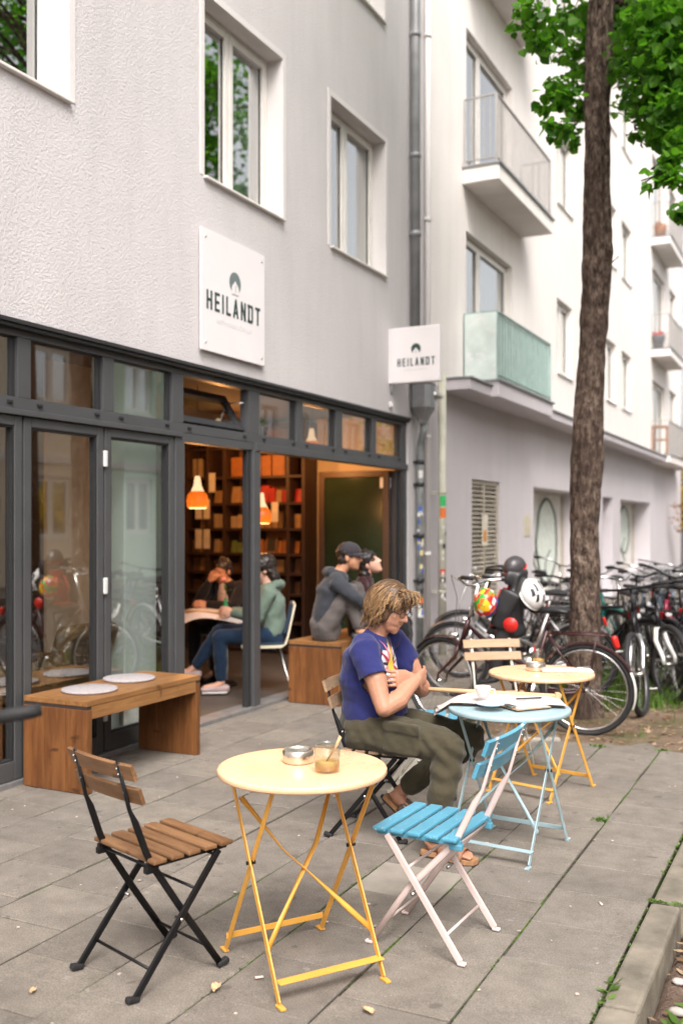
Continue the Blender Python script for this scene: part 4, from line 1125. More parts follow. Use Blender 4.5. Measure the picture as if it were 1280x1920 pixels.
# ================================================================== TREE
def bark_mat():
    t = NT('bark'); co = t.coords((1, 1, .5)); 
    n1 = t.noise(co, 24, 6, .7, .4); n2 = t.noise(t.coords((1, 1, .7)), 60, 4, .6); n3 = t.noise(t.coords((1, 1, .5)), 2.2, 3)
    c = t.ramp(n1, [(.36, (.022, .016, .013)), (.50, (.115, .082, .064)), (.66, (.32, .245, .19))])
    c = t.mix(t.ramp(n3, [(.42, (0, 0, 0)), (.66, (.85, .85, .85))]), c, (.055, .036, .028))
    h = t.math('ADD', n1, t.math('MULTIPLY', n2, .4))
    t.pbr(c, .9, 0, t.bump(h, 1.0, .03), .15); return t.mat
M['bark'] = bark_mat()
TB = W(1.99, 8.14)
TREE = thing('street_tree', 'tall street tree with rough brown bark and fresh green leaves beside the old bicycle', 'tree', TB)
def trunk_axis(z):
    k = z / 5.86
    a = .155 * max(0, k - .25) / .75 + .012 * math.sin(z * 2.1) - .012 * math.sin(z * 1.2 + 1)
    return V((a * CS, a * SN, z)) + V((-.03 * k * SN, .03 * k * CS, 0))
mb = MB(); n = 96; zs = [q * .032 - .03 for q in range(300)]
for z in zs:
    c = trunk_axis(max(z, 0)); r = .124 - .0042 * max(z, 0) + .034 * math.exp(-max(z, 0) * 8) + .008 * math.sin(z * 3.7)
    for j in range(n):
        a = 2 * PI * j / n; ca, sa = math.cos(a), math.sin(a)
        f = noise.fractal(V((ca * 3.2, sa * 3.2, z * 2.2)), 1, 2, 4) * .012 + abs(noise.noise(V((ca * 7, sa * 7, z * 4.5)))) * .022 - .006
        f += .02 * math.exp(-max(z, 0) * 5) * math.cos(5 * a + 1)
        for (bz, ba) in ((3.1, 4.2), (3.9, 5.4), (2.55, 3.9), (4.6, 4.9)):
            d = (z - bz) ** 2 * 60 + (1 - math.cos(a - ba)) * 14; f += .016 * math.exp(-d)
        mb.v.append((c.x + ca * (r + f), c.y + sa * (r + f), c.z if z > 0 else z))
for i in range(len(zs) - 1):
    for j in range(n):
        mb.f.append((i * n + j, i * n + (j + 1) % n, (i + 1) * n + (j + 1) % n, (i + 1) * n + j)); mb.m.append(0); mb.sm.append(True)
mb.build('trunk', M['bark'], TREE)
MB().tube([trunk_axis(3.72) + V((.10, .06, 0)), trunk_axis(3.75) + V((.16, .09, .03))], [.008, .003], 6).build('twig', M['bark'], TREE)
M['leaf'] = leafmat('linden_leaves', (.022, .085, .007), (.12, .28, .03), .55, .45)
# sprays: (right, ahead, up) of the tip, radius of the spray, number of leaves
sprays = []
def px3(px, py, Y): return V(((px - 640) / 1867 * Y, Y, CAMH + (985 - py) / 1867 * Y))
for (px, py, Y, r, k) in [(990, 45, 7.6, .16, 46), (1010, 85, 7.5, .13, 34), (1045, 60, 7.7, .2, 70), (1080, 30, 8.7, .2, 70), (1085, 100, 8.7, .2, 70), (1000, 10, 7.4, .18, 40),
     (1020, 200, 7.3, .08, 14), (1035, 160, 7.2, .10, 26), (1060, 180, 7.4, .13, 36), (1085, 205, 8.7, .14, 44), (1050, 240, 7.3, .11, 32), (1072, 255, 8.5, .12, 26), (1030, 232, 7.2, .07, 12), (1090, 150, 8.6, .18, 50),
     (1150, 20, 9.0, .28, 130), (1215, 45, 7.4, .26, 170), (1250, 110, 7.2, .3, 190), (1265, 30, 7.2, .34, 220), (1275, 190, 7.1, .22, 120), (1225, 165, 7.3, .22, 120), (1175, 110, 9.0, .22, 70), (1240, 240, 7.2, .14, 46), (1270, 265, 7.0, .14, 50), (1165, 60, 9.0, .3, 120), (1200, 110, 7.9, .3, 150), (1250, 60, 7.6, .32, 180), (1260, 150, 7.5, .28, 130), (1190, 190, 8.8, .2, 64), (1220, 215, 7.6, .18, 70), (1262, 235, 7.4, .16, 60), (1175, 20, 9.1, .33, 120), (1235, 10, 7.8, .35, 180),
     (1240, 265, 7.2, .11, 26), (1200, 255, 7.6, .08, 14), (1235, 325, 6.9, .09, 22), (1262, 300, 6.9, .12, 36), (1275, 335, 6.8, .10, 26), (1278, 395, 6.7, .08, 20), (1220, 345, 6.9, .05, 8), (1160, 130, 9.0, .2, 50), (1130, 40, 9.1, .33, 120)]:
    p = px3(px, py, Y); sprays.append((W(p.x, p.y, p.z), r, k))
for _ in range(170):
    a = R.uniform(0, 2 * PI); rr = R.uniform(.2, 2.6); z = R.uniform(6.6, 9.9)
    b = W(2.45, 8.2)
    q_ = V((b.x + rr * math.cos(a), b.y + rr * math.sin(a), z)); X_, Y_ = q_.x * CS + q_.y * SN, -q_.x * SN + q_.y * CS
    zl = (z - CAMH - .12 * rr * rr) / Y_ * 1867
    if X_ / Y_ < .33 and zl < 1150: continue
    sprays.append((V((b.x + rr * math.cos(a), b.y + rr * math.sin(a), z - .12 * rr * rr)), R.uniform(.25, .5), 42))
lf = MB(); lims = MB()
def leaf(c, d, up, s):
    side = d.cross(up).normalized(); up = side.cross(d).normalized()
    o = [(0, 0, 0), (.22, .42, .06), (.55, .46, .07), (.82, .24, .02), (1.05, 0, -.06), (.82, -.24, .02), (.55, -.46, .07), (.22, -.42, .06), (.5, 0, -.02)]
    b = R.uniform(.6, 1.8)
    vs = [c + d * (p[0] * s) + side * (p[1] * s) + up * (p[2] * s * b) for p in o]
    lf.add(vs, [(0, 8, 1), (1, 8, 2), (2, 8, 3), (3, 8, 4), (4, 8, 5), (5, 8, 6), (6, 8, 7), (7, 8, 0)], 0, False)
for (c, r, k) in sprays:
    for _ in range(int(k * 1.35)):
        d = V((R.gauss(0, 1), R.gauss(0, 1), R.gauss(0, 1))).normalized() * r * (R.random() ** .5)
        p = c + V((d.x, d.y, d.z * .75))
        ld = V((R.gauss(0, .7), R.gauss(0, .7), -.55 + R.gauss(0, .35))).normalized()
        up = V((R.gauss(0, .5), R.gauss(0, .5), 1)).normalized()
        leaf(p, ld, up, R.uniform(.042, .095))
for (c, r, k) in sprays[:41]:
    tw_ = TB + V((0, 0, 0)) - c; tw_.z = 0; base = c + tw_ * min(.3, (r * .9) / max(.1, tw_.length)) + V((R.gauss(0, .02), R.gauss(0, .02), r * .6))
    m = base.lerp(c, .5) + V((0, 0, .03))
    sd_ = V((R.gauss(0, .08), R.gauss(0, .08), R.gauss(0, .05))); lf.tube([base, base.lerp(m, .6) + V((0, 0, .02)) + sd_ * .3, m - sd_ * .2, c.lerp(m, .35) + V((0, 0, .04)) + sd_ * .4, c], [.007, .006, .005, .004, .002], 6, 1)
for (c, r, k) in sprays[41:]:
    base = TB + trunk_axis(min(8.8, max(5.9, c.z - .6)))
    m = base.lerp(c, .5) + V((0, 0, .12)); lims.tube([base, m, c], [.035, .018, .006], 6)
off = -TB
for q in (lf, lims): q.v = [(a - TB.x, b - TB.y, c) for a, b, c in q.v]
lims.build('branches', M['bark'], TREE); cr = lf.build('crown', [M['leaf'], M['bark']], TREE)
# other greenery: trees across the street mirrored in the panes, a yellow shrub at the far corner
def far_tree(loc, label, h, r, nl, m, name='street_tree', group=None, size=.2):
    t = thing(name, label, 'tree' if name == 'street_tree' else 'shrub', loc, 0, group)
    k = MB().tube([(0, 0, -.2), (.04, .02, h * .3), (.0, .05, h * .7)], [.14 * h / 6, .11 * h / 6, .04], 10)
    for _ in range(9):
        a = R.uniform(0, 2 * PI); z = R.uniform(.35, .6) * h; k.tube([(0, 0, z), (math.cos(a) * r * .4, math.sin(a) * r * .4, z + .2 * h), (math.cos(a) * r * .75, math.sin(a) * r * .75, z + .28 * h)], [.05, .03, .01], 6)
    k.build('trunk' if name == 'street_tree' else 'stem', M['bark'], t)
    mb = MB(); cl = [(V((R.gauss(0, .5), R.gauss(0, .5), R.gauss(0, .42))) * r + V((0, 0, h * .72)), R.uniform(.25, .5) * r) for _ in range(26)]
    for _ in range(nl):
        c, q = R.choice(cl); d = V((R.gauss(0, 1), R.gauss(0, 1), R.gauss(0, 1))).normalized() * q * R.random() ** .4; p = c + d
        u = V((R.gauss(0, 1), R.gauss(0, 1), R.gauss(0, .6))).normalized(); w_ = u.cross(V((R.gauss(0, 1), R.gauss(0, 1), 1))).normalized(); s = size * R.uniform(.6, 1.3)
        mb.add([p, p + u * s * .5 + w_ * s * .35, p + u * s, p + u * s * .5 - w_ * s * .35], [(0, 1, 2, 3)])
    mb.build('crown', m, t); return t
far_tree((5.4, 14.8, -.1), 'green street tree across the road opposite the bicycles', 14.5, 2.6, 6000, M['leaf'], group='trees across the road')
far_tree((5.6, 20.6, -.1), 'green street tree across the road opposite the cream house', 15.5, 2.3, 6500, M['leaf'], group='trees across the road')
far_tree((6.0, 36.0, -.1), 'green street tree far down the road', 8.0, 2.4, 2600, M['leaf'], group='trees across the road')
M['yellow_leaf'] = leafmat('yellow_leaves', (.42, .26, .03), (.65, .45, .08), .4)
far_tree((-3.4, 34.6, 0), 'yellow flowering shrub at the far end of the apartment building', 3.4, 1.3, 3400, M['yellow_leaf'], 'shrub', None, .13)
M['twig_leaf'] = leafmat('reddish_leaves', (.20, .07, .03), (.36, .16, .07), .3)
far_tree((-3.6, 30.6, 0), 'thin reddish shrub against the far lilac wall', 2.6, .55, 420, M['twig_leaf'], 'shrub', None, .09)

# ================================================================== BICYCLES  (local: +x forward, wheels on z=0)
def bicycle(label, loc, heading, frame, lean=0.0, style='city', fork=None, guard=None, rack=True, basket=None, steer=0.0, wheel=.345, sad=.96, bar=1.06, name='bicycle', tyre=None, seat=False, levers=True):
    root = thing(name, label, 'bicycle', loc, camrot(heading), 'bicycles parked by the wall' if name == 'bicycle' else None)
    root.rotation_euler = (math.radians(lean), 0, camrot(heading))
    Rw = wheel; ra = V((-.53, 0, Rw)); fa = V((.60, 0, Rw)); bb = V((-.09, 0, .285)); fork = fork or frame; guard = guard or frame
    ht, hb = V((.36, 0, .84)), V((.415, 0, .66)); st = V((-.245, 0, .78)) if style != 'mtb' else V((-.24, 0, .74))
    f = MB(); r = .0165
    f.tube([bb, st], r, 10)
    f.tube([ht, hb], r * 1.25, 10)
    f.tube([hb + V((-.005, 0, .03)), bb], r * 1.1, 10)
    if style == 'lady': f.tube([ht + V((.012, 0, -.04)), V((.10, 0, .58)), bb.lerp(st, .38)], r * .95, 10)
    elif style == 'loop': f.tube([ht + V((.01, 0, -.03)), V((.20, 0, .56)), V((.02, 0, .45)), bb.lerp(st, .33)], r, 10)
    else: f.tube([ht + V((.012, 0, -.04)), st + V((.01, 0, -.04))], r, 10)
    for s in (-1, 1):
        f.tube([bb + V((0, s * .03, 0)), V((-.3, s * .05, .31)), ra + V((0, s * .06, 0))], .009, 8)
        f.tube([st + V((0, s * .015, -.03)), V((-.36, s * .045, .60)), ra + V((0, s * .06, 0))], .008, 8)
    f.tube([st, V((-.262, 0, sad - .06))], .0125, 8)
    f.build('frame', frame, root)
    # steering assembly turns about the head tube
    axis = (ht - hb).normalized(); Q = Matrix.Translation(hb) @ Matrix.Rotation(math.radians(steer), 4, axis) @ Matrix.Translation(-hb)
    def tr(mb): mb.v = [tuple(Q @ V(p)) for p in mb.v]; return mb
    k = MB()
    for s in (-1, 1): k.tube([hb + V((.005, s * .03, -.01)), hb + V((.03, s * .052, -.12)), fa + V((-.012, s * .055, .06)), fa + V((0, s * .055, 0))], [.015, .014, .010, .009] if style != 'mtb' else [.022, .022, .018, .012], 8)
    k.box(hb.x - .015, hb.x + .03, -.045, .045, hb.z - .035, hb.z - .002, 0, .006)
    tr(k).build('fork', fork, root)
    h = MB(); hs_ = ht + axis * (bar - ht.z - .02)
    h.tube([ht, hs_], .0125, 10); h.tube([hs_, hs_ + V((.06, 0, .0))], .013, 8); b0 = hs_ + V((.06, 0, 0))
    if style == 'mtb': pts = [b0 + V((-.03, s * y, dz)) for s, y, dz in ((-1, .29, .02), (-1, .1, .0), (1, .1, 0), (1, .29, .02))]; gr = [((-1), .29, .02), ((1), .29, .02)]
    else: pts = [b0 + V(q) for q in ((-.20, -.27, .05), (-.09, -.255, .055), (.0, -.17, .045), (.015, -.05, 0), (.015, .05, 0), (.0, .17, .045), (-.09, .255, .055), (-.20, .27, .05))]
    h.tube(pts, .011, 10)
    for s in (-1, 1) if levers else ():
        e = pts[0] if s < 0 else pts[-1]; i = pts[1] if s < 0 else pts[-2]
        p = e.lerp(i, .85 if style != 'mtb' else .5); h.tube([p, p + (e - i).normalized() * .10 + V((.03, 0, -.025))], .005, 6)
    hbo = tr(h).build('handlebar', M['chrome'] if style != 'mtb' and (name != 'bicycle' or R.random() < .4) else M['black_metal'], root)
    for s in (-1, 1):
        e = pts[0] if s < 0 else pts[-1]; i = pts[1] if s < 0 else pts[-2]; d = (e - i).normalized()
        g = MB().tube([e - d * .105, e - d * .02, e + d * .006], [.0155, .0165, .014], 12); tr(g).build('grip', M['rubber'], hbo)
    c_ = MB() if name != 'bicycle' else None
    if c_: c_.tube([b0 + V((-.02, .20, .03)), b0 + V((.10, .14, .07)), b0 + V((.12, .03, -.10)), hb + V((.06, .02, -.05))], .003, 5); c_.tube([b0 + V((-.02, -.20, .03)), b0 + V((.11, -.12, .09)), b0 + V((.13, -.02, -.14)), hb + V((.05, 0, .02))], .003, 5)
    if c_: tr(c_).build('cable', M['steel'], root)
    def wheel_(c, front):
        t = MB().tube([(c.x + (Rw - .019) * math.cos(2 * PI * k / 40), 0, c.z + (Rw - .019) * math.sin(2 * PI * k / 40)) for k in range(40)], .019 if style != 'mtb' else .026, 8, closed=True)
        if front: tr(t)
        wo = t.build('wheel', tyre or M['rubber'], root)
        q = MB().tube([(c.x + (Rw - .046) * math.cos(2 * PI * k / 40), 0, c.z + (Rw - .046) * math.sin(2 * PI * k / 40)) for k in range(40)], [(.010, .011)] * 40, 8, closed=True, up=(0, 1, 0))
        if front: tr(q)
        q.build('rim', M['steel'] if name != 'bicycle' else M['dark_steel'], wo)
        sp = MB(); sp.tube([c + V((0, -.05, 0)), c + V((0, .05, 0))], .018, 10)
        for k in range(28):
            a = 2 * PI * k / 28; b = a + (.5 if k % 2 else -.5); s = 1 if (k // 2) % 2 else -1
            sp.tube([c + V((.018 * math.cos(b), s * .028, .018 * math.sin(b))), c + V(((Rw - .05) * math.cos(a), 0, (Rw - .05) * math.sin(a)))], .0013, 3, cap=False)
        if front: tr(sp)
        sp.build('spokes', M['steel'], wo)
    wheel_(ra, False); wheel_(fa, True)
    s = MB().capsule([(-.40, 0, sad), (-.33, 0, sad + .012), (-.25, 0, sad + .004), (-.13, 0, sad)], [(.022, .085), (.028, .085), (.026, .045), (.020, .022)], 12, up=(0, 0, 1))
    s.build('saddle', M['black_plastic'], root)
    if sad > .9:
        sp = MB()
        for s_ in (-1, 1): sp.tube([(-.36 + .01 * math.cos(k * 1.1), s_ * .045 + .01 * math.sin(k * 1.1), sad - .065 + k * .0035) for k in range(16)], .003, 4)
        sp.build('saddle_spring', M['chrome'], root)
    cr = MB(); cr.tube([bb + V((0, -.06, 0)), bb + V((0, .06, 0))], .02, 10)
    cr.tube([bb + V((.0, -.048, 0)), bb + V((0, -.052, 0))], .09, 24)
    ang = R.uniform(0, PI)
    for s_ in (-1, 1):
        d = V((math.cos(ang), 0, math.sin(ang))) * s_; e = bb + V((0, -s_ * .07, 0)) + d * .17
        cr.bar(bb + V((0, -s_ * .07, 0)), e, .022, .012, (0, 1, 0) if abs(d.z) > 2 else V((-d.z, 0, d.x)), 0, .003)
        cr.box(e.x - .045, e.x + .045, e.y - s_ * .095, e.y - s_ * .012, e.z - .012, e.z + .012, 0, .004)
    cr.build('crankset', M['steel'], root)
    if style != 'mtb':
        cc = MB().box(-.30, .04, -.062, -.05, .285 - .055, .285 + .055, 0, .02); cc.build('chain_guard', frame, root)
    def guard_(c, a0, a1, front, m, w=.028):
        n = 18; q = MB(); ro = Rw + .018
        for k in range(n + 1):
            a = math.radians(a0 + (a1 - a0) * k / n)
            for j in range(5):
                y = (j / 4 - .5) * 2 * w; rr = ro - .012 * (abs(y) / w) ** 2
                q.v.append((c.x + rr * math.cos(a), y, c.z + rr * math.sin(a)))
        for k in range(n):
            for j in range(4): q.f.append((k * 5 + j, k * 5 + j + 1, k * 5 + 6 + j, k * 5 + 5 + j)); q.m.append(0); q.sm.append(True)
        if front: tr(q)
        return q.build('mudguard', m, root)
    if style != 'mtb':
        guard_(ra, 20, 155, False, guard); guard_(ra, 155, 200, False, M['white_plastic'], .030) if name != 'bicycle' else None
        guard_(fa, 40, 160, True, guard)
    if rack:
        k = MB(); zt = 2 * Rw + .075
        k.tube([(-.27, .05, zt), (-.66, .06, zt), (-.70, .04, zt), (-.70, -.04, zt), (-.66, -.06, zt), (-.27, -.05, zt)], .006, 6)
        for y in (-.02, .02): k.tube([(-.27, y, zt), (-.70, y, zt)], .004, 6)
        for s_ in (-1, 1): k.tube([(-.62, s_ * .06, zt), ra + V((0, s_ * .07, 0))], .0055, 6)
        for xx in (-.34, -.5, -.62): k.tube([(xx, -.056, zt), (xx, .056, zt)], .004, 6)
        k.build('luggage_rack', frame if name != 'bicycle' else M['black_metal'], root)
    l = MB().capsule([(-.735, 0, 2 * Rw + .05), (-.755, 0, 2 * Rw - .01)], [.026, .022] if name != 'bicycle' else [.016, .013], 10); l.build('tail_light', M['red_plastic'], root)
    if style != 'mtb':
        p = hb + V((.09, 0, .05)); l = MB().lathe([(.002, -.05), (.018, -.045), (.030, -.01), (.034, .012), (.032, .016)], 16)
        l.v = [(p.x + c, p.y + a, p.z + b) for a, b, c in l.v]; l.tube([hb + V((.03, 0, .02)), p + V((-.02, 0, -.02))], .006, 6)
        lm = tr(l).build('headlight', M['chrome'], root)
        q = MB().ell((0, 0, 0), (.008, .030, .030), None, 12, 8); q.v = [(p.x + .014 + a, p.y + b, p.z + c) for a, b, c in q.v]; tr(q).build('lens', M['white_plastic'], lm)
    if basket:
        x0 = .47 if basket == 'front' else -.74; x1 = x0 + (.26 if basket == 'front' else .36); z0 = (bar - .12) if basket == 'front' else 2 * Rw + .09; z1_ = z0 + .22; wy = .17
        k = MB()
        for q in range(6):
            z = z0 + (z1_ - z0) * q / 5; e = .02 * q / 5
            k.tube([(x0 - e, -wy - e, z), (x1 + e, -wy - e, z), (x1 + e, wy + e, z), (x0 - e, wy + e, z)], .003 if q < 5 else .006, 5, closed=True)
        for q in range(9):
            y = -wy + 2 * wy * q / 8
            for xx in (x0, x1): k.tube([(xx, y, z0), (xx + (.02 if xx == x1 else -.02), y * 1.1, z1_)], .0025, 4)
            k.tube([(x0, y, z0), (x1, y, z0)], .0025, 4)
            xx = x0 + (x1 - x0) * q / 8
            for s_ in (-1, 1): k.tube([(xx, s_ * wy, z0), (xx, s_ * (wy + .02), z1_)], .0025, 4)
        if basket == 'front': tr(k)
        k.build('basket', M['zinc'], root)
    return root, Q
M['dark_steel'] = mat('dark_steel', (.16, .16, .165), .35, .8, .1, 10)
def fm(name, c, r=.3): return mat(name, c, r, .15, .06, 5)
M['maroon'] = fm('maroon_frame', (.045, .014, .014)); M['bk'] = fm('gloss_black_frame', (.012, .012, .014)); M['silver'] = mat('silver_frame', (.55, .55, .56), .3, .9, .06, 5)
M['wine'] = fm('wine_red_frame', (.22, .02, .045)); M['navy'] = fm('navy_frame', (.02, .03, .14)); M['teal'] = fm('teal_frame', (.01, .12, .10)); M['bluegrey'] = fm('bluegrey_frame', (.10, .13, .17)); M['red_fr'] = fm('red_frame', (.36, .02, .02))
P1, P2 = V((.735, 7.86)), V((1.825, 7.42))
mid = (P1 + P2) / 2
hd = math.degrees(math.atan2(P1.y - P2.y, P1.x - P2.x))
dv = (P1 - P2).normalized(); o2 = P2 + dv * .53
OB, QB = bicycle('old maroon ladies bicycle with a child seat leaning beside the tree trunk', W(o2.x, o2.y), hd, M['maroon'], -3, 'lady', steer=-24, name='city_bicycle', sad=.93, bar=1.14)
# front child seat hooked over the frame, behind the handlebar
cs = MB()
cs.capsule([(.05, 0, .74), (.08, 0, .80), (.06, 0, 1.0), (.02, 0, 1.14)], [(.05, .15), (.06, .16), (.045, .15), (.035, .12)], 16, up=(1, 0, 0))
cs.capsule([(.07, 0, .76), (.22, 0, .75)], [(.045, .14), (.03, .12)], 14, up=(0, 0, 1))
for s in (-1, 1):
    cs.capsule([(.10, s * .12, .78), (.16, s * .14, .62), (.17, s * .15, .45)], [(.06, .03), (.05, .03), (.04, .03)], 12, up=(1, 0, 0)); cs.capsule([(.17, s * .15, .44), (.26, s * .15, .42)], [(.02, .04), (.015, .035)], 10, up=(0, 0, 1))
    cs.capsule([(.06, s * .15, 1.02), (.12, s * .16, .90), (.15, s * .15, .80)], [(.07, .018), (.06, .018), (.05, .018)], 12, up=(1, 0, 0))
    cs.capsule([(.03, s * .10, 1.10), (.09, s * .13, 1.12)], [(.06, .02), (.05, .02)], 10, up=(0, 0, 1))
cs.v = [(.05 + (x - .05) * 1.2 - .075, y * 1.12, .62 + (z - .62) * 1.14) for x, y, z in cs.v]
cs = put(remesh(cs, .012, 2), 'child_seat', M['black_plastic'], OB)
pd = MB().capsule([(.13, 0, .80), (.125, 0, .95), (.085, 0, 1.08)], [(.012, .10), (.014, .10), (.012, .08)], 12, up=(1, 0, 0)); pd.capsule([(.10, 0, .80), (.21, 0, .79)], [(.012, .10), (.012, .09)], 12, up=(0, 0, 1))
for s in (-1, 1): pd.tube([(.14, s * .05, 1.03), (.17, s * .06, .92), (.16, s * .04, .82)], .014, 8)
pd.v = [(.05 + (x - .05) * 1.2 - .075, y * 1.12, .62 + (z - .62) * 1.14) for x, y, z in pd.v]
pd.build('cushion', M['red_plastic'], cs)
MB().lathe([(.001, .012), (.05, .010), (.056, 0)], 24).build('reflector', M['red_plastic'], cs)
rf = [o for o in cs.children if o.name.startswith('reflector')][0]; rf.location = (-.01, .192, .84); rf.rotation_euler = (-PI / 2, 0, 0)
# helmets
def helmet(loc, rot, label, shell, accent, vents=True, s=1.0):
    h = thing('bicycle_helmet', label, 'helmet', loc, 0, None)
    d = V((rot[0] * CS - rot[1] * SN, rot[0] * SN + rot[1] * CS, rot[2])); h.rotation_euler = d.to_track_quat('Z', 'X').to_euler()
    me = MB(); n, m = 28, 12; vs = []
    for i in range(m + 1):
        p = (PI * .56) * i / m
        for j in range(n):
            a = 2 * PI * j / n; rr = math.sin(p)
            vs.append((s * .125 * rr * math.cos(a), s * .095 * rr * math.sin(a), s * .11 * math.cos(p) + (.012 * s * math.cos(2 * a) if i == m else 0)))
    me.v = vs
    for i in range(m):
        for j in range(n): me.f.append((i * n + j, (i + 1) * n + j, (i + 1) * n + (j + 1) % n, i * n + (j + 1) % n)); me.m.append(0); me.sm.append(True)
    sh = me.build('shell', shell, h); sm = sh.modifiers.new('t', 'SOLIDIFY'); sm.thickness = .018; sm.offset = -1
    if vents:
        for (y, x, l) in ((0, .03, .07), (0, -.07, .05), (.045, .02, .07), (-.045, .02, .07), (.05, -.06, .05), (-.05, -.06, .05), (.072, -.01, .06), (-.072, -.01, .06)):
            q = MB(); k = 6
            for i in range(k + 1):
                xx = x - l / 2 + l * i / k
                for yy in (y - .008, y + .008):
                    zz = .111 * math.sqrt(max(.02, 1 - (xx / .126) ** 2 - (yy / .096) ** 2)) + .001; q.v.append((xx * s, yy * s, zz * s))
            for i in range(k): q.f.append((2 * i, 2 * i + 2, 2 * i + 3, 2 * i + 1)); q.m.append(0); q.sm.append(True)
            q.build('vent', M['black_plastic'], h)
    MB().tube([(s * .122 * math.cos(2 * PI * k / 28), s * .094 * math.sin(2 * PI * k / 28), s * (-.018 + .010 * math.cos(4 * PI * k / 28))) for k in range(28)], .008 * s, 6, closed=True).build('rim_band', accent, h)
    MB().tube([(.03, .085 * s, -.02), (.02, .06 * s, -.10), (.01, 0, -.14), (.02, -.06 * s, -.10), (.03, -.085 * s, -.02)], .005, 6).build('strap', M['black_plastic'], h)
    return h
def patchwork():
    t = NT('patchwork_shell'); vo = t.n('ShaderNodeTexVoronoi'); vo.inputs['Scale'].default_value = 26; t.l(t.coords(), vo.inputs['Vector'])
    sx = t.n('ShaderNodeSeparateColor'); t.l(vo.outputs['Color'], sx.inputs[0])
    c = t.ramp(sx.outputs[0], [(0, (.55, .02, .02)), (.28, (.75, .45, .02)), (.5, (.02, .12, .5)), (.66, (.75, .72, .7)), (.78, (.03, .35, .05)), (.9, (.8, .15, .02))])
    c.node.color_ramp.interpolation = 'CONSTANT'; t.pbr(c, .25); return t.mat
M['patchwork'] = patchwork(); M['charcoal'] = mat('charcoal_shell', (.05, .045, .048), .35)
BW = lambda x, y, z: Matrix.Translation(OB.location) @ OB.rotation_euler.to_matrix().to_4x4() @ V((x, y, z))
bz = camrot(hd)
helmet(BW(.0, -.02, 1.25), (-.35, -.25, 1), 'charcoal helmet with a red lined rim perched on top of the child seat', M['charcoal'], M['red_plastic'], False, .8)
helmet(BW(-.13, .02, 1.05), (.62, -.62, .45), 'white helmet with dark vents hanging behind the child seat', M['white_plastic'], M['white_plastic'], True, 1.0)
helmet(BW(.17, .22, 1.0), (-.25, -1, -.1), 'patchwork coloured child helmet hanging from the bicycle handlebar', M['patchwork'], M['patchwork'], False, .9)
# the crowd of parked bicycles
BK = [ # right, ahead, heading, lean, style, frame, fork, basket, steer, label
 (2.98, 9.35, -98, 6, 'mtb', 'bk', 'white_plastic', None, 18, 'black mountain bicycle with white suspension fork in the front row of the rack'),
 (3.55, 9.15, -70, -5, 'city', 'navy', None, None, -10, 'dark blue bicycle at the right edge of the front row'),
 (2.62, 9.9, -60, 8, 'city', 'bk', None, None, 12, 'black bicycle with red tail light right beside the tree trunk'),
 (3.25, 10.2, -110, -6, 'lady', 'wine', None, None, 20, 'wine red ladies bicycle parked in the middle of the rack'),
 (3.75, 10.5, -85, 4, 'city', 'silver', None, None, -16, 'silver bicycle with straight frame in the rack'),
 (2.75, 11.0, -75, 5, 'city', 'teal', None, None, 8, 'teal bicycle in the second row of the rack'),
 (3.35, 11.4, -100, -4, 'loop', 'bluegrey', None, 'front', 25, 'blue grey bicycle with a wire front basket at the back of the rack'),
 (3.95, 11.9, -95, 6, 'city', 'bluegrey', None, None, -12, 'blue grey bicycle with straight frame at the far right of the rack'),
 (2.45, 12.2, -80, -6, 'lady', 'bk', None, None, 14, 'black ladies bicycle behind the trunk at the back of the rack'),
 (4.35, 12.9, -90, 4, 'city', 'bk', None, None, 10, 'black bicycle farthest along the rack'),
 (2.62, 8.75, -104, 5, 'mtb', 'bk', 'silver', None, -14, 'black mountain bicycle with silver fork nearest to the tree'),
 (3.10, 8.72, -82, -3, 'city', 'bk', None, None, 22, 'black city bicycle standing across the front of the rack'),
 (3.42, 9.75, -95, 3, 'mtb', 'bk', None, None, -20, 'black mountain bicycle between the dark blue and the wine red bicycle'),
 (2.95, 10.55, -88, -4, 'loop', 'bk', None, None, 10, 'black loop framed bicycle in the middle of the second row'),
 (2.30, 10.6, -70, 5, 'city', 'maroon', None, None, -8, 'maroon bicycle just behind the tree trunk'),
 (1.62, 9.05, 172, -5, 'lady', 'silver', None, None, -20, 'silver ladies bicycle standing behind the old maroon bicycle'),
 (1.75, 9.95, 150, 4, 'loop', 'bk', None, 'rear', 20, 'black bicycle with a rear wire basket behind the child seat'),
]
for (X, Y, hdg, ln, stl, fr, fk, bk, stt, lab) in BK:
    bicycle(lab, W(X, Y), hdg, M[fr], ln, stl, M[fk] if fk else None, None, True, bk, stt, .345, R.uniform(.9, 1.0), R.uniform(1.04, 1.14))
# the bicycle standing to the left of the photographer, its grip reaching into view
bicycle('black bicycle at the left edge with only its blurred handlebar grip in view', W(-1.065, 2.42), -68, M['bk'], 0, 'mtb', steer=0, bar=1.165, rack=False, levers=False)
# ================================================================== INSIDE THE CAFE
M['shelf_wood'] = mat('shelf_wood', (.045, .022, .014), .55, 0, .2, 8)
SU = thing('shelf_unit', 'tall dark brown shelf unit filled with packets on the back wall of the cafe', 'shelf', (-4.4, 10.36, .03))
ups = [-1.24, -1.45, -1.95, -2.35, -2.60, -2.92, -3.35, -3.8, -4.3]; lev = [.05, .38, .72, .97, 1.20, 1.505, 1.816, 2.14, 2.50, 2.76]
for u in ups: MB().box(u - .022, u + .022, 0, .32, 0, 2.78, 0, .003).build('upright', M['shelf_wood'], SU)
for z in lev:
    mb = MB()
    for a, b in zip(ups[1:], ups[:-1]): mb.box(a + .023, b - .023, .0, .32, z - .03, z, 0, .002)
    mb.build('shelf', M['shelf_wood'], SU)
mb = MB().box(ups[-1], ups[0], .322, .328, .0, 2.78); mb.build('back_panel', mat('shelf_back', (.20, .09, .04), .7), SU)
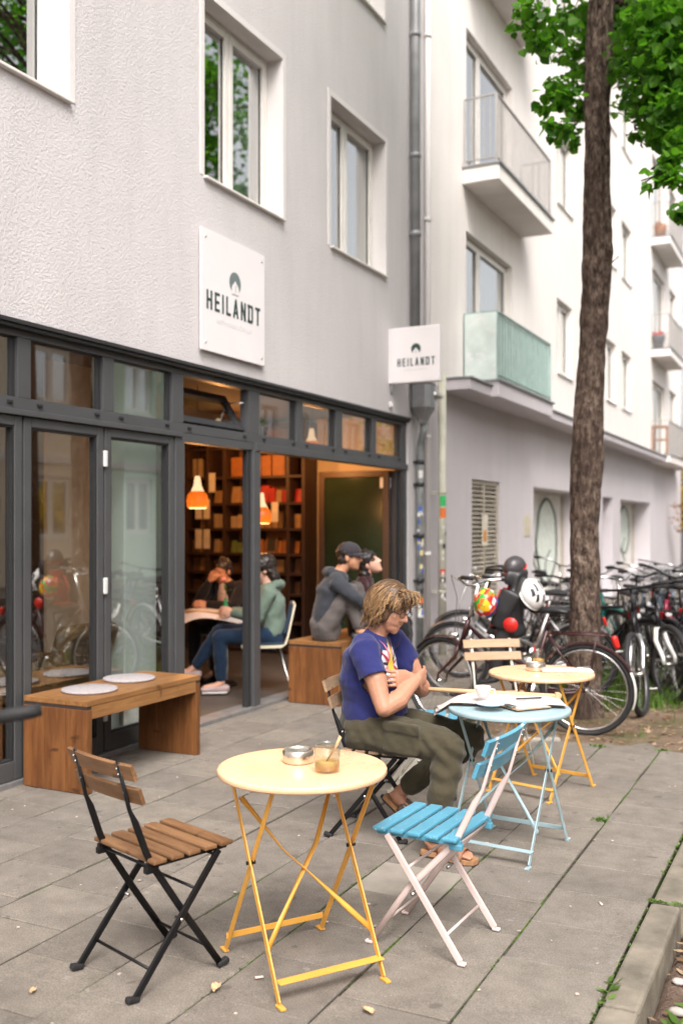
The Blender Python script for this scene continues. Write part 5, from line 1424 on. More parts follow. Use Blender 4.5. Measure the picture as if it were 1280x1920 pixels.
M['card'] = mat('white_card', (.72, .62, .50), .7)
for (u, z) in ((-2.60, 1.62), (-2.60, 1.25), (-2.52, 1.95), (-2.72, 1.62), (-2.72, 1.25), (-1.62, 1.58)):
    MB().box(u - .045, u + .045, -.012, -.004, z, z + .24).build('price_card', M['card'], SU)
PM = {n: mat('packet_' + n.replace(' ', '_'), c, .55, 0, .15, 14) for n, c in dict(orange=(.36, .13, .03), red=(.42, .02, .012), tan=(.33, .19, .08), brown=(.10, .045, .02), cream=(.40, .28, .16), green=(.13, .17, .04), black=(.03, .025, .02)).items()}
def packet(n, z, w, h, d, col, tilt=0.0):
    o = MB().box(-w / 2, w / 2, -d / 2, d / 2, 0, h, 0, .008)
    if tilt: o.v = [(x, y + zz * math.tan(tilt), zz) for x, y, zz in o.v]
    q = o.build('packet', PM[col], None, (-4.4 + n, 10.36 + .09 + d / 2, z + .031))
    row = {2.14: 'top', 1.816: 'second', 1.505: 'third', 1.20: 'fourth', .97: 'fifth', .72: 'sixth', .38: 'seventh', .05: 'lowest'}[z]
    tag(q, f'{col} packet on the {row} board of the dark shelf unit', 'packet', 'packets on the cafe shelf: ' + col + ' on the ' + row + ' board')
rows_ = {2.14: (['orange', 'tan', 'cream', 'orange'], .30, .26), 1.816: (['red', 'red', 'tan', 'orange'], .20, .13), 1.505: (['tan', 'cream', 'tan'], .19, .12), 1.20: (['cream', 'green', 'orange', 'tan'], .17, .11), .97: (['brown', 'tan'], .15, .13), .72: (['brown', 'orange'], .18, .15), .38: (['brown', 'red'], .22, .2), .05: (['brown', 'black'], .25, .24)}
for z, (cols, h, w) in rows_.items():
    for bi, (a, b) in enumerate(zip(ups[1:], ups[:-1])):
        x = a + .035; base = R.choice(cols)
        while x + w * .8 < b - .03:
            ww_ = min(w * R.uniform(.5, 1.15), b - .03 - x)
            if R.random() < .93: packet(x + ww_ / 2, z, ww_ * .92, h * R.uniform(.65, 1.15), .09, base if R.random() < .65 else R.choice(cols), R.choice([0, .12, .2]) if h < .22 else 0)
            x += ww_
# framed picture leaning on a shelf
PF = thing('picture_frame', 'small wooden picture frame leaning on the shelf unit', 'picture frame', (-4.4 - 1.72, 10.36 + .06, 1.232)); PF.rotation_euler = (-.2, 0, 0)
mb = MB(); mb.box(-.08, -.055, 0, .015, 0, .2); mb.box(.055, .08, 0, .015, 0, .2); mb.box(-.055, .055, 0, .015, 0, .025); mb.box(-.055, .055, 0, .015, .175, .2); mb.build('frame', M['brown_slat'], PF)
MB().box(-.055, .055, .008, .012, .025, .175).build('picture', PM['black'], PF)
# pendant lamps with amber glass
def amber():
    t = NT('amber_glass'); tr = t.n('ShaderNodeBsdfTransparent'); tr.inputs[0].default_value = (.95, .42, .10, 1)
    d = t.n('ShaderNodeBsdfTranslucent'); d.inputs[0].default_value = (.9, .35, .07, 1); g = t.n('ShaderNodeBsdfGlossy'); g.inputs['Roughness'].default_value = .1
    m1 = t.n('ShaderNodeMixShader'); m1.inputs[0].default_value = .65; t.l(tr.outputs[0], m1.inputs[1]); t.l(d.outputs[0], m1.inputs[2])
    m2 = t.n('ShaderNodeMixShader'); m2.inputs[0].default_value = .06; t.l(m1.outputs[0], m2.inputs[1]); t.l(g.outputs[0], m2.inputs[2]); t.l(m2.outputs[0], t.out.inputs[0]); return t.mat
M['amber'] = amber(); M['bulb'] = emit('lamp_bulb', (1, .55, .22), 2.8); M['opal'] = emit('opal_neck', (1, .62, .34), .65)
def pendant(n, s, z, label, power, s_=1.0):
    power *= .29
    l = thing('pendant_lamp', label, 'lamp', (n, s, z), 0, 'amber pendant lamps in the cafe')
    MB().tube([(0, 0, .22 * s_), (0, 0, 2.855 - z)], .004, 6).build('cord', M['rubber'], l)
    MB().lathe([(.022, .225), (.028, .2), (.036, .14), (.060, .085)], 24).build('neck', M['opal'], l)
    MB().lathe([(.060, .085), (.088, .055), (.102, .0), (.098, -.045), (.085, -.07)], 28).build('lamp_shade', M['amber'], l)
    MB().lathe([(.001, -.062), (.072, -.066), (.080, -.074), (.001, -.076)], 24).build('bulb', M['bulb'], l)
    pl = bpy.data.lights.new('lamp_light', 'POINT'); pl.energy = power; pl.color = (1, .43, .13); pl.shadow_soft_size = .08
    po = bpy.data.objects.new('lamp_light', pl); C.objects.link(po); po.parent = l; po.location = (0, 0, -.16)
pendant(-5.28, 7.66, 1.80, 'amber pendant lamp hanging just right of the closed door leaves', 26)
pendant(-4.98, 8.30, 1.66, 'amber pendant lamp hanging behind the middle door post', 26)
pendant(-6.3, 9.55, 2.56, 'amber pendant lamp hanging high before the shelf unit', 60)
pendant(-5.2, 9.75, 2.42, 'amber pendant lamp hanging high before the orange wall', 46)
pendant(-6.6, 5.4, 2.0, 'amber pendant lamp hanging behind the closed glass doors', 30)
# furniture
M['shell'] = mat('cream_shell', (.62, .58, .44), .4, 0, .05, 4); M['navy_pad'] = mat('navy_pad', (.012, .03, .06), .8)
def shell_chair(loc, hd_, label, shellm, padm):
    t = thing('cafe_chair', label, 'chair', loc, camrot(hd_), 'chairs inside the cafe')
    n = 10; prof = [(.22, .43), (.05, .425), (-.14, .43), (-.185, .46), (-.205, .52), (-.24, .68), (-.27, .82)]
    mb = MB(); th = .022
    for (sgn, off) in ((1, 0),):
        for (x, z) in prof:
            for y in (-.205, .205): mb.v += [(x, y, z), (x + (.018 if z > .45 else 0), y, z + (0 if z > .45 else .024))]
    k = len(prof)
    for i in range(k - 1):
        a, b = i * 4, i * 4 + 4
        for q in ((a, b, b + 2, a + 2), (a + 1, a + 3, b + 3, b + 1), (a, a + 1, b + 1, b), (a + 2, b + 2, b + 3, a + 3)): mb.f.append(q); mb.m.append(0); mb.sm.append(False)
    mb.f += [(0, 2, 3, 1), (4 * k - 4, 4 * k - 3, 4 * k - 1, 4 * k - 2)]; mb.m += [0, 0]; mb.sm += [False, False]
    mb.build('seat_shell', shellm, t)
    MB().box(-.17, .20, -.19, .19, .456, .476, 0, .01).build('cushion', padm, t)
    b = MB(); b.obox((-.205, 0, .69), ((.25, 0, -.97), (0, 1, 0), (.97, 0, .25)), (.14, .18, .012), 0, .008); b.build('back_pad', padm, t)
    for sx in (-1, 1):
        for sy in (-1, 1): MB().tube([(.12 * sx, .15 * sy, .425), (.22 * sx - .02, .22 * sy, .012), (.22 * sx - .02, .22 * sy, 0)], [.009, .008, .011], 8).build('leg', M['steel'], t)
    return t
shell_chair(W(-.70, 9.2, .03), 185, 'cream shell chair with navy padding under the woman in the green jacket', M['shell'], M['navy_pad'])
shell_chair(W(-1.22, 10.15, .03), -120, 'cream shell chair under the man in the dark cardigan', M['shell'], M['navy_pad'])
RT = thing('cafe_table', 'small round cafe table with newspapers inside the doorway', 'table', W(-1.22, 9.62, .03))
MB().lathe([(.001, .66), (.30, .66), (.32, .67), (.32, .69), (.30, .70), (.001, .70)], 40).build('tabletop', M['brown_slat'], RT)
MB().tube([(0, 0, .02), (0, 0, .66)], .025, 10).build('column', M['black_metal'], RT); MB().lathe([(.001, .02), (.2, .012), (.22, 0), (.001, 0)], 24).build('base', M['black_metal'], RT)
NP2 = thing('newspaper', 'folded newspaper hanging over the edge of the table inside', 'newspaper', W(-1.20, 9.50, .735), TH)
def fn2(u, v_):
    x, y = (u - .5) * .62, (v_ - .5) * .5
    over = max(0, math.hypot(x * .9, y - .1) - .30); return V((x, y, .012 * math.sin(u * 7) + .012 - over * .8))
sheet('page', fn2, 20, 16, M['newsprint'], NP2)
MB().tube([(-.34, -.10, .03), (.30, -.23, .012)], .012, 8).build('holder', M['wood_spoon'], NP2)
VA = thing('bud_vase', 'small green vase with a pink rose on the inside table', 'vase', W(-1.12, 9.62, .75))
M['green_glass'] = mat('green_glass', (.03, .30, .14), .15); M['rose_pink'] = mat('rose_petals', (.75, .25, .20), .6); M['stem'] = mat('rose_stem', (.05, .14, .03), .6)
MB().lathe([(.001, 0), (.022, 0), (.028, .03), (.02, .07), (.012, .10), (.015, .115)], 16).build('vase', M['green_glass'], VA)
mb = MB().tube([(0, 0, .08), (.005, .005, .2), (-.02, 0, .29)], .004, 6)
for (a, z) in ((.3, .17), (2.5, .21), (4.2, .14), (3.4, .19)): mb.add([(0, 0, z), (.05 * math.cos(a) - .015 * math.sin(a), .05 * math.sin(a) + .015 * math.cos(a), z + .03), (.09 * math.cos(a), .09 * math.sin(a), z + .02), (.05 * math.cos(a) + .015 * math.sin(a), .05 * math.sin(a) - .015 * math.cos(a), z + .03)], [(0, 1, 2, 3)])
mb.build('stem', M['stem'], VA)
mb = MB()
for k in range(9):
    a = k * 2.4; r_ = .012 + .0016 * k; mb.ell((-.02 + math.cos(a) * r_ * .6, math.sin(a) * r_ * .6, .30 - .001 * k), (.016, .016, .020), None, 8, 6)
mb.build('rose', M['rose_pink'], VA)
M['tan_leather'] = mat('tan_leather', (.34, .19, .07), .6, 0, .15, 8); M['mustard'] = mat('mustard_cloth', (.19, .115, .045), .85, 0, .15, 20)
def armchair(loc, hd_, label, m):
    t = thing('armchair', label, 'armchair', loc, camrot(hd_), 'low armchairs behind the glass doors')
    s = MB(); s.box(-.30, .32, -.30, .30, .28, .44, 0, .05); s.build('seat', m, t)
    b = MB(); b.obox((-.34, 0, .56), ((.95, 0, .30), (0, 1, 0), (-.30, 0, .95)), (.07, .31, .30), 0, .05); b.build('backrest', m, t)
    for sy in (-1, 1): MB().box(-.30, .28, sy * .345 - .035, sy * .345 + .035, .30, .58, 0, .025).build('armrest', m, t)
    for sx in (-1, 1):
        for sy in (-1, 1): MB().tube([(.26 * sx, .27 * sy, .29), (.30 * sx, .30 * sy, 0)], [.022, .014], 8).build('leg', M['brown_slat'], t)
ng = lambda n, s, z=.03: (n, s, z)
armchair(ng(-5.10, 5.42), 160, 'brown armchair with slanted back behind the middle glass leaf', M['mustard'])
armchair(ng(-5.05, 4.30), 10, 'tan armchair behind the left glass leaf', M['tan_leather'])
IB = thing('low_table', 'low dark wooden table just behind the closed glass doors', 'table', (-4.84, 4.86, .03))
MB().box(-.19, .19, -.45, .45, .42, .45, 0, .005).build('tabletop', M['brown_slat'], IB)
for sx in (-1, 1):
    for sy in (-1, 1): MB().box(sx * .16 - .02, sx * .16 + .02, sy * .4 - .02, sy * .4 + .02, 0, .42).build('leg', M['brown_slat'], IB)
o = MB().lathe([(.001, 0), (.11, 0), (.15, .014), (.148, .018), (.10, .008), (.001, .006)], 32).build('plate', M['china'], None, (-4.80, 4.80, .482)); tag(o, 'white plate on the low table behind the glass', 'plate')
SW = thing('wall_switch', 'pale electrical box on the mint pillar behind the glass', 'switch', (-4.40 - .218, 5.74, .30))
MB().box(0, .035, -.055, .055, -.07, .07, 0, .015).build('housing', M['white_plastic'], SW); MB().box(.036, .044, -.02, .02, -.03, .03, 0, .004).build('rocker', M['card'], SW)
# ================================================================== PEOPLE (local: +x the way the body faces, +y to the person's left)
def skin_mat(name, c, red=.25):
    t = NT(name); co = t.coords(); f = t.noise(co, 30, 6, .7); g = t.noise(co, 140, 3)
    col = t.ramp(f, [(.3, mul(c, .80)), (.68, (min(1, c[0] * 1.1), c[1] * 1.02, c[2] * .98))])
    t.pbr(col, .48, 0, t.bump(g, .12, .002), .4, **{'Subsurface Weight': .12, 'Subsurface Radius': (.02, .008, .004), 'Subsurface Scale': .4}); return t.mat
def cloth(name, c, rough=.88, var=.12, weave=260, fold=.0):
    t = NT(name); co = t.coords(); f = t.noise(co, 6, 4); g = t.noise(co, weave, 2); k = t.noise(t.coords((1, 1, 1)), 20, 3, .5, 1.2)
    col = t.ramp(f, [(.3, mul(c, 1 - var)), (.7, mul(c, 1 + var))])
    n = t.bump(g, .25, .002)
    if fold: n = t.bump(k, fold, .02, n)
    t.pbr(col, rough, 0, n, .15, **{'Sheen Weight': .15}); return t.mat
M['skin_a'] = skin_mat('fair_ruddy_skin', (.47, .245, .16)); M['skin_b'] = skin_mat('fair_skin', (.60, .36, .27)); M['skin_c'] = skin_mat('tanned_skin', (.50, .26, .16))
def frame_of(d, up=(0, 0, 1)):
    d = V(d).normalized(); u = V(up); u = (u - d * u.dot(d)).normalized(); return d, d.cross(u) * -1, u    # forward, left, up
def head_into(mb, c, fwd, up=(0, 0, 1), s=1.0, jaw=1.0):
    """cranium, brow, nose, lips, chin, ears at c (middle of the head)"""
    f, l, u = frame_of(fwd, up); A = (f, l, u); P = lambda x, y, z: V(c) + f * x * s + l * y * s + u * z * s
    E_ = lambda x, y, z, a, b, d, n=14, m=10: mb.ell(P(x, y, z), (a * s, b * s, d * s), A, n, m)
    E_(-.012, 0, .028, .098, .076, .098, 20, 14)
    E_(.030, 0, -.030, .064, .062, .078); E_(.042, 0, -.075, .046, .045 * jaw, .036); E_(.066, 0, -.094, .020, .021, .017)
    E_(.066, 0, .036, .020, .048, .014)                       # brow
    mb.capsule([P(.082, 0, .022), P(.096, 0, -.004), P(.107, 0, -.021)], [.0085 * s, .0105 * s, .0125 * s], 10)
    for q in (-1, 1):
        E_(.094, q * .012, -.026, .012, .009, .009, 8, 6)      # nostril wings
        E_(.056, q * .034, -.018, .024, .024, .020, 10, 8)      # cheeks
        E_(-.010, q * .077, -.008, .020, .009, .031, 10, 8)     # ears
    E_(.081, 0, -.0505, .012, .022, .0055, 10, 6); E_(.080, 0, -.0605, .011, .019, .006, 10, 6)
    return P, A
def eyes_for(parent, P, A, s, closed=False):
    for q in (-1, 1):
        mb = MB().ell(P(.073, q * .031, .012), (.013 * s, .015 * s, .012 * s), A, 12, 8)
        e = mb.build('eye', mat('eye_white', (.62, .56, .52), .3) if not closed else M['skin_b'], parent)
        if not closed: MB().ell(P(.083, q * .031, .010), (.0045 * s, .0065 * s, .0065 * s), A, 10, 6).build('iris', M['black_plastic'], e)
def hand_into(mb, wrist, d, palm_n, thumb_side, curl=.5, spread=.06, s=1.0, curls=None):
    """palm, four fingers and a thumb; d = pointing direction, palm_n = out of the palm, thumb_side = +-1 along d x palm_n"""
    d, n = V(d).normalized(), V(palm_n); n = (n - d * n.dot(d)).normalized(); t = d.cross(n) * thumb_side
    w = V(wrist)
    mb.capsule([w, w + d * .035 * s, w + d * .082 * s], [(.019 * s, .027 * s), (.016 * s, .040 * s), (.013 * s, .041 * s)], 14, up=n)
    for i, (off, L_) in enumerate(((.0315, .074), (.0105, .083), (-.0105, .077), (-.0315, .060))):
        p = w + d * (.088 - (.006 if i in (0, 3) else 0)) * s + t * off * s
        q = d + t * off * spread * 20; q.normalize(); pts = [p - q * .012]; r_ = [.0082 * s]
        ang = (curls[i] if curls else curl) * R.uniform(.9, 1.1); acc = 0
        for k, fr in enumerate((.45, .31, .24)):
            acc += ang * (.8, 1.0, .75)[k]
            e = q * math.cos(acc) + n * math.sin(acc); p = p + e * L_ * fr * s; pts.append(p.copy()); r_.append((.0079, .0074, .0062)[k] * s)
        mb.capsule(pts, r_, 8)
    p = w + d * .022 * s + t * .030 * s; e = (d * .75 + t * .75 + n * .25).normalized(); e2 = (d * .95 + t * .2 + n * .3).normalized()
    mb.capsule([p, p + e * .036 * s, p + e * .036 * s + e2 * .030 * s, p + e * .036 * s + e2 * .056 * s], [.0135 * s, .011 * s, .0095 * s, .0075 * s], 9)
def foot_into(mb, ankle, heel, toe, s=1.0):
    a, h, t = V(ankle), V(heel), V(toe); d = (t - h).normalized(); l = V((0, 0, 1)).cross(d)
    if l.length < .2: l = V((0, 1, 0))
    l.normalize(); u = d.cross(l)
    mb.capsule([a, a.lerp(h, .45) + u * .01, h + d * .05 + u * .032], [.036 * s, .036 * s, .034 * s], 12)
    mb.capsule([h + d * .035 + u * .032, h + d * .11 + u * .036, h + d * .185 + u * .020], [(.030 * s, .032 * s), (.030 * s, .036 * s), (.016 * s, .044 * s)], 14, up=u)
    for i in range(5):
        y = (-.034 + .017 * i) * s; ln = (.066, .066, .060, .052, .042)[i] if True else 0
        b = h + d * .18 + l * y + u * .016; mb.capsule([b, b + d * ln * .6, b + d * ln - u * .004], [(.0115 if i == 0 else .009) * s, .0085 * s, .008 * s], 8)
    return d, l, u
def wrinkle(amp, sc, seed, st=1.0):
    return lambda p: amp * (noise.noise(V((p.x * sc + seed, p.y * sc, p.z * sc * st))) + .5 * noise.noise(V((p.x * sc * 2.3, p.y * sc * 2.3 + seed, p.z * sc * 2.3 * st))))
def folds(amp, sc, seed, axis=V((.3, .2, 1))):
    """diagonal creases"""
    a = axis.normalized()
    def fn(p):
        q = p.dot(a) * sc + 1.6 * noise.noise(p * sc * .28 + V((seed, 0, 0)))
        m = .5 + .5 * noise.noise(p * 5 + V((0, seed, 0)))
        return amp * (math.sin(q) * m + .55 * noise.noise(p * sc * .5))
    return fn
def hair_strands(name, parent, m, P, A, s, n, length, fall, flow, wave=.012, cap=True, band=(.15, 1.0), rad=.0042, hole=None):
    """wavy locks rooted on the scalp, combed along `flow` and falling along `fall` (vectors)"""
    f, l, u = A; mb = MB()
    for _ in range(n):
        for _t in range(50):
            v = V((R.gauss(0, 1), R.gauss(0, 1), R.gauss(0, 1))).normalized()
            if v.z > band[0] - .75 and not (v.x > .35 and v.z < .42) and not (hole and hole(v)): break
        root = P(-.012 + .100 * v.x, .079 * v.y, .028 + .100 * v.z)
        nrm = (f * v.x / .098 + l * v.y / .078 + u * v.z / .098).normalized()
        L_ = length * R.uniform(.75, 1.15) * (.75 if v.z < 0 else 1.0) * (.55 if v.x > .15 and abs(v.y) < .75 else 1); k = 9; p = root.copy(); pts = [p.copy()]
        ph, fr = R.uniform(0, 6.28), R.uniform(1.3, 2.5); sidev = nrm.cross(V(fall)).normalized() if nrm.cross(V(fall)).length > .01 else l
        fl_ = V(flow(v)); fl_ = fl_ - nrm * fl_.dot(nrm); d = (nrm * .12 + fl_.normalized()).normalized()
        for i in range(k):
            t = i / k
            d = (d * (1 - .25) + (V(fall) * (.25 + .75 * t) + nrm * .02) * .38).normalized()
            q = p + d * L_ / k
            # keep outside the skull
            rel = q - P(-.008, 0, .005); loc = V((rel.dot(f) / (.106 * s), rel.dot(l) / (.085 * s), rel.dot(u) / (.118 * s)))
            lim = 1.22 - .0 * t
            if rel.dot(u) > -.10 * s and (loc.length < 1.02 or loc.length > lim):
                loc = loc.normalized() * (1.02 if loc.length < 1.02 else lim); q = P(-.008, 0, .005) + f * loc.x * .106 * s + l * loc.y * .085 * s + u * loc.z * .118 * s
            p = q; pts.append(p + sidev * math.sin(ph + fr * t * 6.28 * .5) * wave * min(1, t * 1.6) + nrm * math.cos(ph * 1.7 + fr * t * 3.1) * wave * .35 * t)
        rr = rad * R.uniform(.6, 1.4)
        mb.tube(pts, [rr * .8] + [rr * 1.15] * (k - 3) + [rr * .9, rr * .6, rr * .25], 5)
    return mb.build(name, m, parent)
def hair_mat(name, a, b, isl=True):
    t = NT(name); r = t.island(); c = t.ramp(r, [(0, a), (.55, tuple((x + y) / 2 for x, y in zip(a, b))), (1, b)])
    f = t.noise(t.coords(), 120, 3); c = t.mix(1.0, c, t.ramp(f, [(.3, (.75,) * 3), (.7, (1.2,) * 3)]), 'MULTIPLY')
    t.pbr(c, .42, 0, None, .45); return t.mat
# ------------------------------------------------------------------ the man at the blue table
MAN = thing('person', 'man with wavy light brown hair and blue t-shirt sitting with folded arms, looking down', 'person', MANC, math.atan2(-.354, .935) + TH)
hc = V((.082, -.005, 1.150)); hf = V((.885, -.25, -.385)); hu = V((.385, -.02, .92))
b = MB(); P, A = head_into(b, hc, hf, hu, 1.04)
b.capsule([(-.005, 0, .985), (.012, 0, 1.03), (.05, 0, 1.09)], [.066, .058, .056], 14)
b.capsule([(-.02, 0, .54), (-.01, 0, .66), (-.045, 0, .80), (-.03, 0, .92), (-.0, 0, .985)], [(.13, .16), (.14, .155), (.125, .165), (.10, .16), (.07, .10)], 18, up=(1, 0, 0))
rs, re, rw = V((.01, -.195, .945)), V((.135, -.262, .678)), V((.232, -.035, .792))
ls, le, lw = V((.04, .195, .955)), V((.185, .235, .700)), V((.205, -.060, .806))
for (s0, e0, w_0) in ((rs, re, rw), (ls, le, lw)):
    m1 = s0.lerp(e0, .5) + V((.01, 0, 0)); m2 = e0.lerp(w_0, .35)
    b.capsule([s0 + V((-.01, 0, .01)), s0.lerp(e0, .25), m1, s0.lerp(e0, .8), e0], [.058, .056, .053, .045, .043], 14)
    b.capsule([e0, e0.lerp(w_0, .12), m2 + V((.012, 0, -.006)), e0.lerp(w_0, .7), w_0], [.041, .047, .049, .038, (.030, .025)], 14)
hand_into(b, rw, (.15, .98, .12), (-1, 0, 0), -1, .35, .03, 1.04)
hand_into(b, lw, (-.50, -.86, .06), (-.62, .55, -.1), 1, .62, .03, 1.08)
# legs and bare feet
rh, rk, ra_ = V((-.02, -.10, .535)), V((.455, -.215, .515)), V((.395, -.285, .085))
lh, lk, la_ = V((-.02, .10, .535)), V((.475, .125, .485)), V((.085, .13, .170))
for (h_, k_, a_) in ((rh, rk, ra_), (lh, lk, la_)):
    b.capsule([h_, k_], [.07, .055], 12); b.capsule([k_, k_.lerp(a_, .35), a_], [.05, .05, .034], 12)
rd, rl, ru = foot_into(b, ra_, (.345, -.275, .026), (.62, -.33, .022))
ld_, ll, lu = foot_into(b, la_, (.030, .125, .150), (.185, .118, .020))
body = put(remesh(b, .0042, 2, .5), 'body', M['skin_a'], MAN)
# t-shirt
M['navy_shirt'] = cloth('blue_jersey', (.022, .026, .115), .85, .14, 300, .18)
t_ = MB()
t_.capsule([(-.03, -.0, .545), (-.0, 0, .62), (-.012, 0, .70), (-.038, 0, .80), (-.030, 0, .90), (-.002, 0, .965), (.008, 0, .995)], [(.150, .178), (.170, .186), (.160, .182), (.145, .190), (.125, .195), (.095, .165), (.074, .095)], 26, up=(1, 0, 0))
for (s0, e0) in ((rs, re), (ls, le)):
    d = (e0 - s0)
    t_.capsule([s0 + V((-.02, -s0.y * .28, .012)), s0 + V((0, 0, .004)), s0 + d * .22, s0 + d * .40, s0 + d * .46], [.074, .073, .071, .073, .074], 16)
sh = remesh(t_, .008, 4, .5, folds(.0062, 52, 3.0, V((.5, .35, .8))))
bmx = bmesh.new(); bmx.from_mesh(sh)
# open the neck and the sleeve ends
def cut(bm, co, no): bmesh.ops.bisect_plane(bm, geom=bm.verts[:] + bm.edges[:] + bm.faces[:], plane_co=co, plane_no=no, clear_outer=True)
nk = V((.045, 0, 1.012)); nn = V((.42, 0, .91)).normalized()
def cut_part(bm, co, no, test):
    fs = [f for f in bm.faces if test(f.calc_center_median())]
    es = {e for f in fs for e in f.edges}; vs = {v for f in fs for v in f.verts}
    bmesh.ops.bisect_plane(bm, geom=list(vs) + list(es) + fs, plane_co=co, plane_no=no)
    dl = [f for f in bm.faces if test(f.calc_center_median()) and (f.calc_center_median() - co).dot(no) > 1e-5]
    bmesh.ops.delete(bm, geom=dl, context='FACES')
cut_part(bmx, nk, nn, lambda c: abs(c.y) < .105 and c.z > .9 and abs(c.x) < .13); cut(bmx, V((0, 0, .578)), V((.22, 0, -1)).normalized())
for (s0, e0) in ((rs, re), (ls, le)):
    d = (e0 - s0).normalized(); pc = s0 + (e0 - s0) * .44
    sg_ = 1 if s0.y > 0 else -1
    cut_part(bmx, pc, d, lambda c: (c - pc - d * (c - pc).dot(d)).length < .098 and c.y * sg_ > .168 and c.z > .70)
bmx.to_mesh(sh); bmx.free()
shirt = put(sh, 't_shirt', M['navy_shirt'], MAN); so_ = shirt.modifiers.new('t', 'SOLIDIFY'); so_.thickness = .004; so_.offset = -.5
bvh = BVHTree.FromPolygons([v.co[:] for v in sh.vertices], [p.vertices[:] for p in sh.polygons])
def on_shirt(name, pts, m, lift, parent):
    """flat patch (y,z outline seen from the front) laid on the chest, subdivided so that it follows the cloth"""
    bm = bmesh.new(); vs = [bm.verts.new((0, p[0], p[1])) for p in pts]; f = bm.faces.new(vs)
    bmesh.ops.triangulate(bm, faces=[f]); bmesh.ops.subdivide_edges(bm, edges=bm.edges[:], cuts=4, use_grid_fill=True)
    for v in bm.verts:
        h = bvh.ray_cast(V((.6, v.co.y, v.co.z)), V((-1, 0, 0))); v.co.x = (h[0].x if h[0] else .1) + lift
    me = bpy.data.meshes.new(name); bm.to_mesh(me); bm.free()
    for p in me.polygons: p.use_smooth = True
    return put(me, name, m, parent)
PR = {k: cloth('print_' + k, c, .7, .05) for k, c in dict(white=(.62, .60, .66), red=(.42, .03, .06), yellow=(.75, .50, .04), black=(.02, .015, .02), pink=(.60, .18, .22)).items()}
cx_, cz_ = -.035, .862
def star(n, r0, r1, ph=0.0, sx=1.0, sz=1.0): return [(cx_ + sx * (r1 if k % 2 == 0 else r0) * math.cos(ph + PI * k / n), cz_ + sz * (r1 if k % 2 == 0 else r0) * math.sin(ph + PI * k / n)) for k in range(2 * n)]
def poly(*a): return [(cx_ + x, cz_ + z) for x, z in a]
on_shirt('print', star(9, .072, .100, .2, 1, 1.1), PR['white'], .0035, shirt)
for i, (a_0, L_, col) in enumerate(((.2, .105, 'red'), (.75, .11, 'black'), (1.15, .145, 'red'), (1.5, .165, 'black'), (1.9, .14, 'pink'), (2.4, .12, 'red'), (2.9, .10, 'black'), (3.4, .09, 'pink'), (5.9, .10, 'red'))):
    c_, s_ = math.cos(a_0), math.sin(a_0); w_ = .014
    on_shirt('print', poly((-s_ * w_, c_ * w_), (c_ * L_, s_ * L_), (s_ * w_, -c_ * w_)), PR[col], .0048 + .0002 * i, shirt)
on_shirt('print', poly(*[(.030 * math.cos(q * PI / 8), -.02 + .050 * math.sin(q * PI / 8)) for q in range(16)]), PR['yellow'], .0072, shirt)
on_shirt('print', poly((-.014, .02), (0, .13), (.014, .02)), PR['yellow'], .0076, shirt)
# trousers
M['olive'] = cloth('olive_cotton', (.060, .052, .032), .9, .07, 220, .2)
t_ = MB()
t_.capsule([(-.035, 0, .50), (-.03, 0, .535), (-.02, 0, .572)], [(.150, .185), (.155, .185), (.158, .178)], 24, up=(1, 0, 0))
t_.capsule([rh + V((-.02, -.0, -.01)), rh.lerp(rk, .3) + V((0, 0, .004)), rh.lerp(rk, .7), rk + V((-.01, 0, -.004))], [.108, .104, .090, .080], 20)
t_.capsule([lh + V((-.02, .0, -.01)), lh.lerp(lk, .3), lh.lerp(lk, .7), lk], [.106, .100, .088, .080], 20)
for (k_, a_, q) in ((rk, ra_ + V((.0, 0, .022)), 1), (lk, lk.lerp(la_, .83), 1)):
    t_.capsule([k_ + V((-.012, 0, -.002)), k_.lerp(a_, .25), k_.lerp(a_, .6), k_.lerp(a_, .9), a_], [.080, .074, .066, .060, .063], 18)
# cargo pocket
pk = rh.lerp(rk, .50) + V((0, -.085, .012)); dx = (rk - rh).normalized()
t_.obox(pk, (dx, (0, 1, 0), dx.cross(V((0, 1, 0)))), (.095, .022, .075), 0, .012)
t_.obox(pk + V((0, -.016, .055)), (dx, (0, 1, 0), dx.cross(V((0, 1, 0)))), (.10, .014, .026), 0, .006)
tr_ = remesh(t_, .0065, 3, .5)
ns = [v.normal.copy() for v in tr_.vertices]
def crease(p):
    a = 0
    for kc, nv in ((rk, 1), (lk, 1)):
        d = (p - kc).length; a += math.exp(-(d / .15) ** 2) * math.sin((p - kc).dot(V((.7, 0, .7))) * 95 + 2.2 * noise.noise(p * 9)) * .0075
    sh_ = math.exp(-((p.z - .22) / .22) ** 2) if p.x > .25 else .35
    a += .0062 * sh_ * math.sin(p.z * 62 + 3.0 * noise.noise(p * 10) + p.y * 16)
    ql = V((p.x * 9 + p.z * 7, p.y * 16, p.z * 15 - p.x * 6)); a += .0060 * noise.noise(p * 9) + .0065 * (.35 - abs(noise.noise(ql))) + .002 * noise.noise(p * 30)
    hip = math.exp(-((p - V((.07, -.1, .56))).length / .13) ** 2); a += hip * .0075 * math.sin(p.x * 75 + p.z * 50 + 2 * noise.noise(p * 8))
    return a
for v, n_ in zip(tr_.vertices, ns): v.co += n_ * crease(v.co)
tr_.update(); bmx = bmesh.new(); bmx.from_mesh(tr_)
cut(bmx, ra_ + V((0, 0, -.022)), V((0, 0, -1)))
bmx.to_mesh(tr_); bmx.free()
put(tr_, 'trousers', M['olive'], MAN)
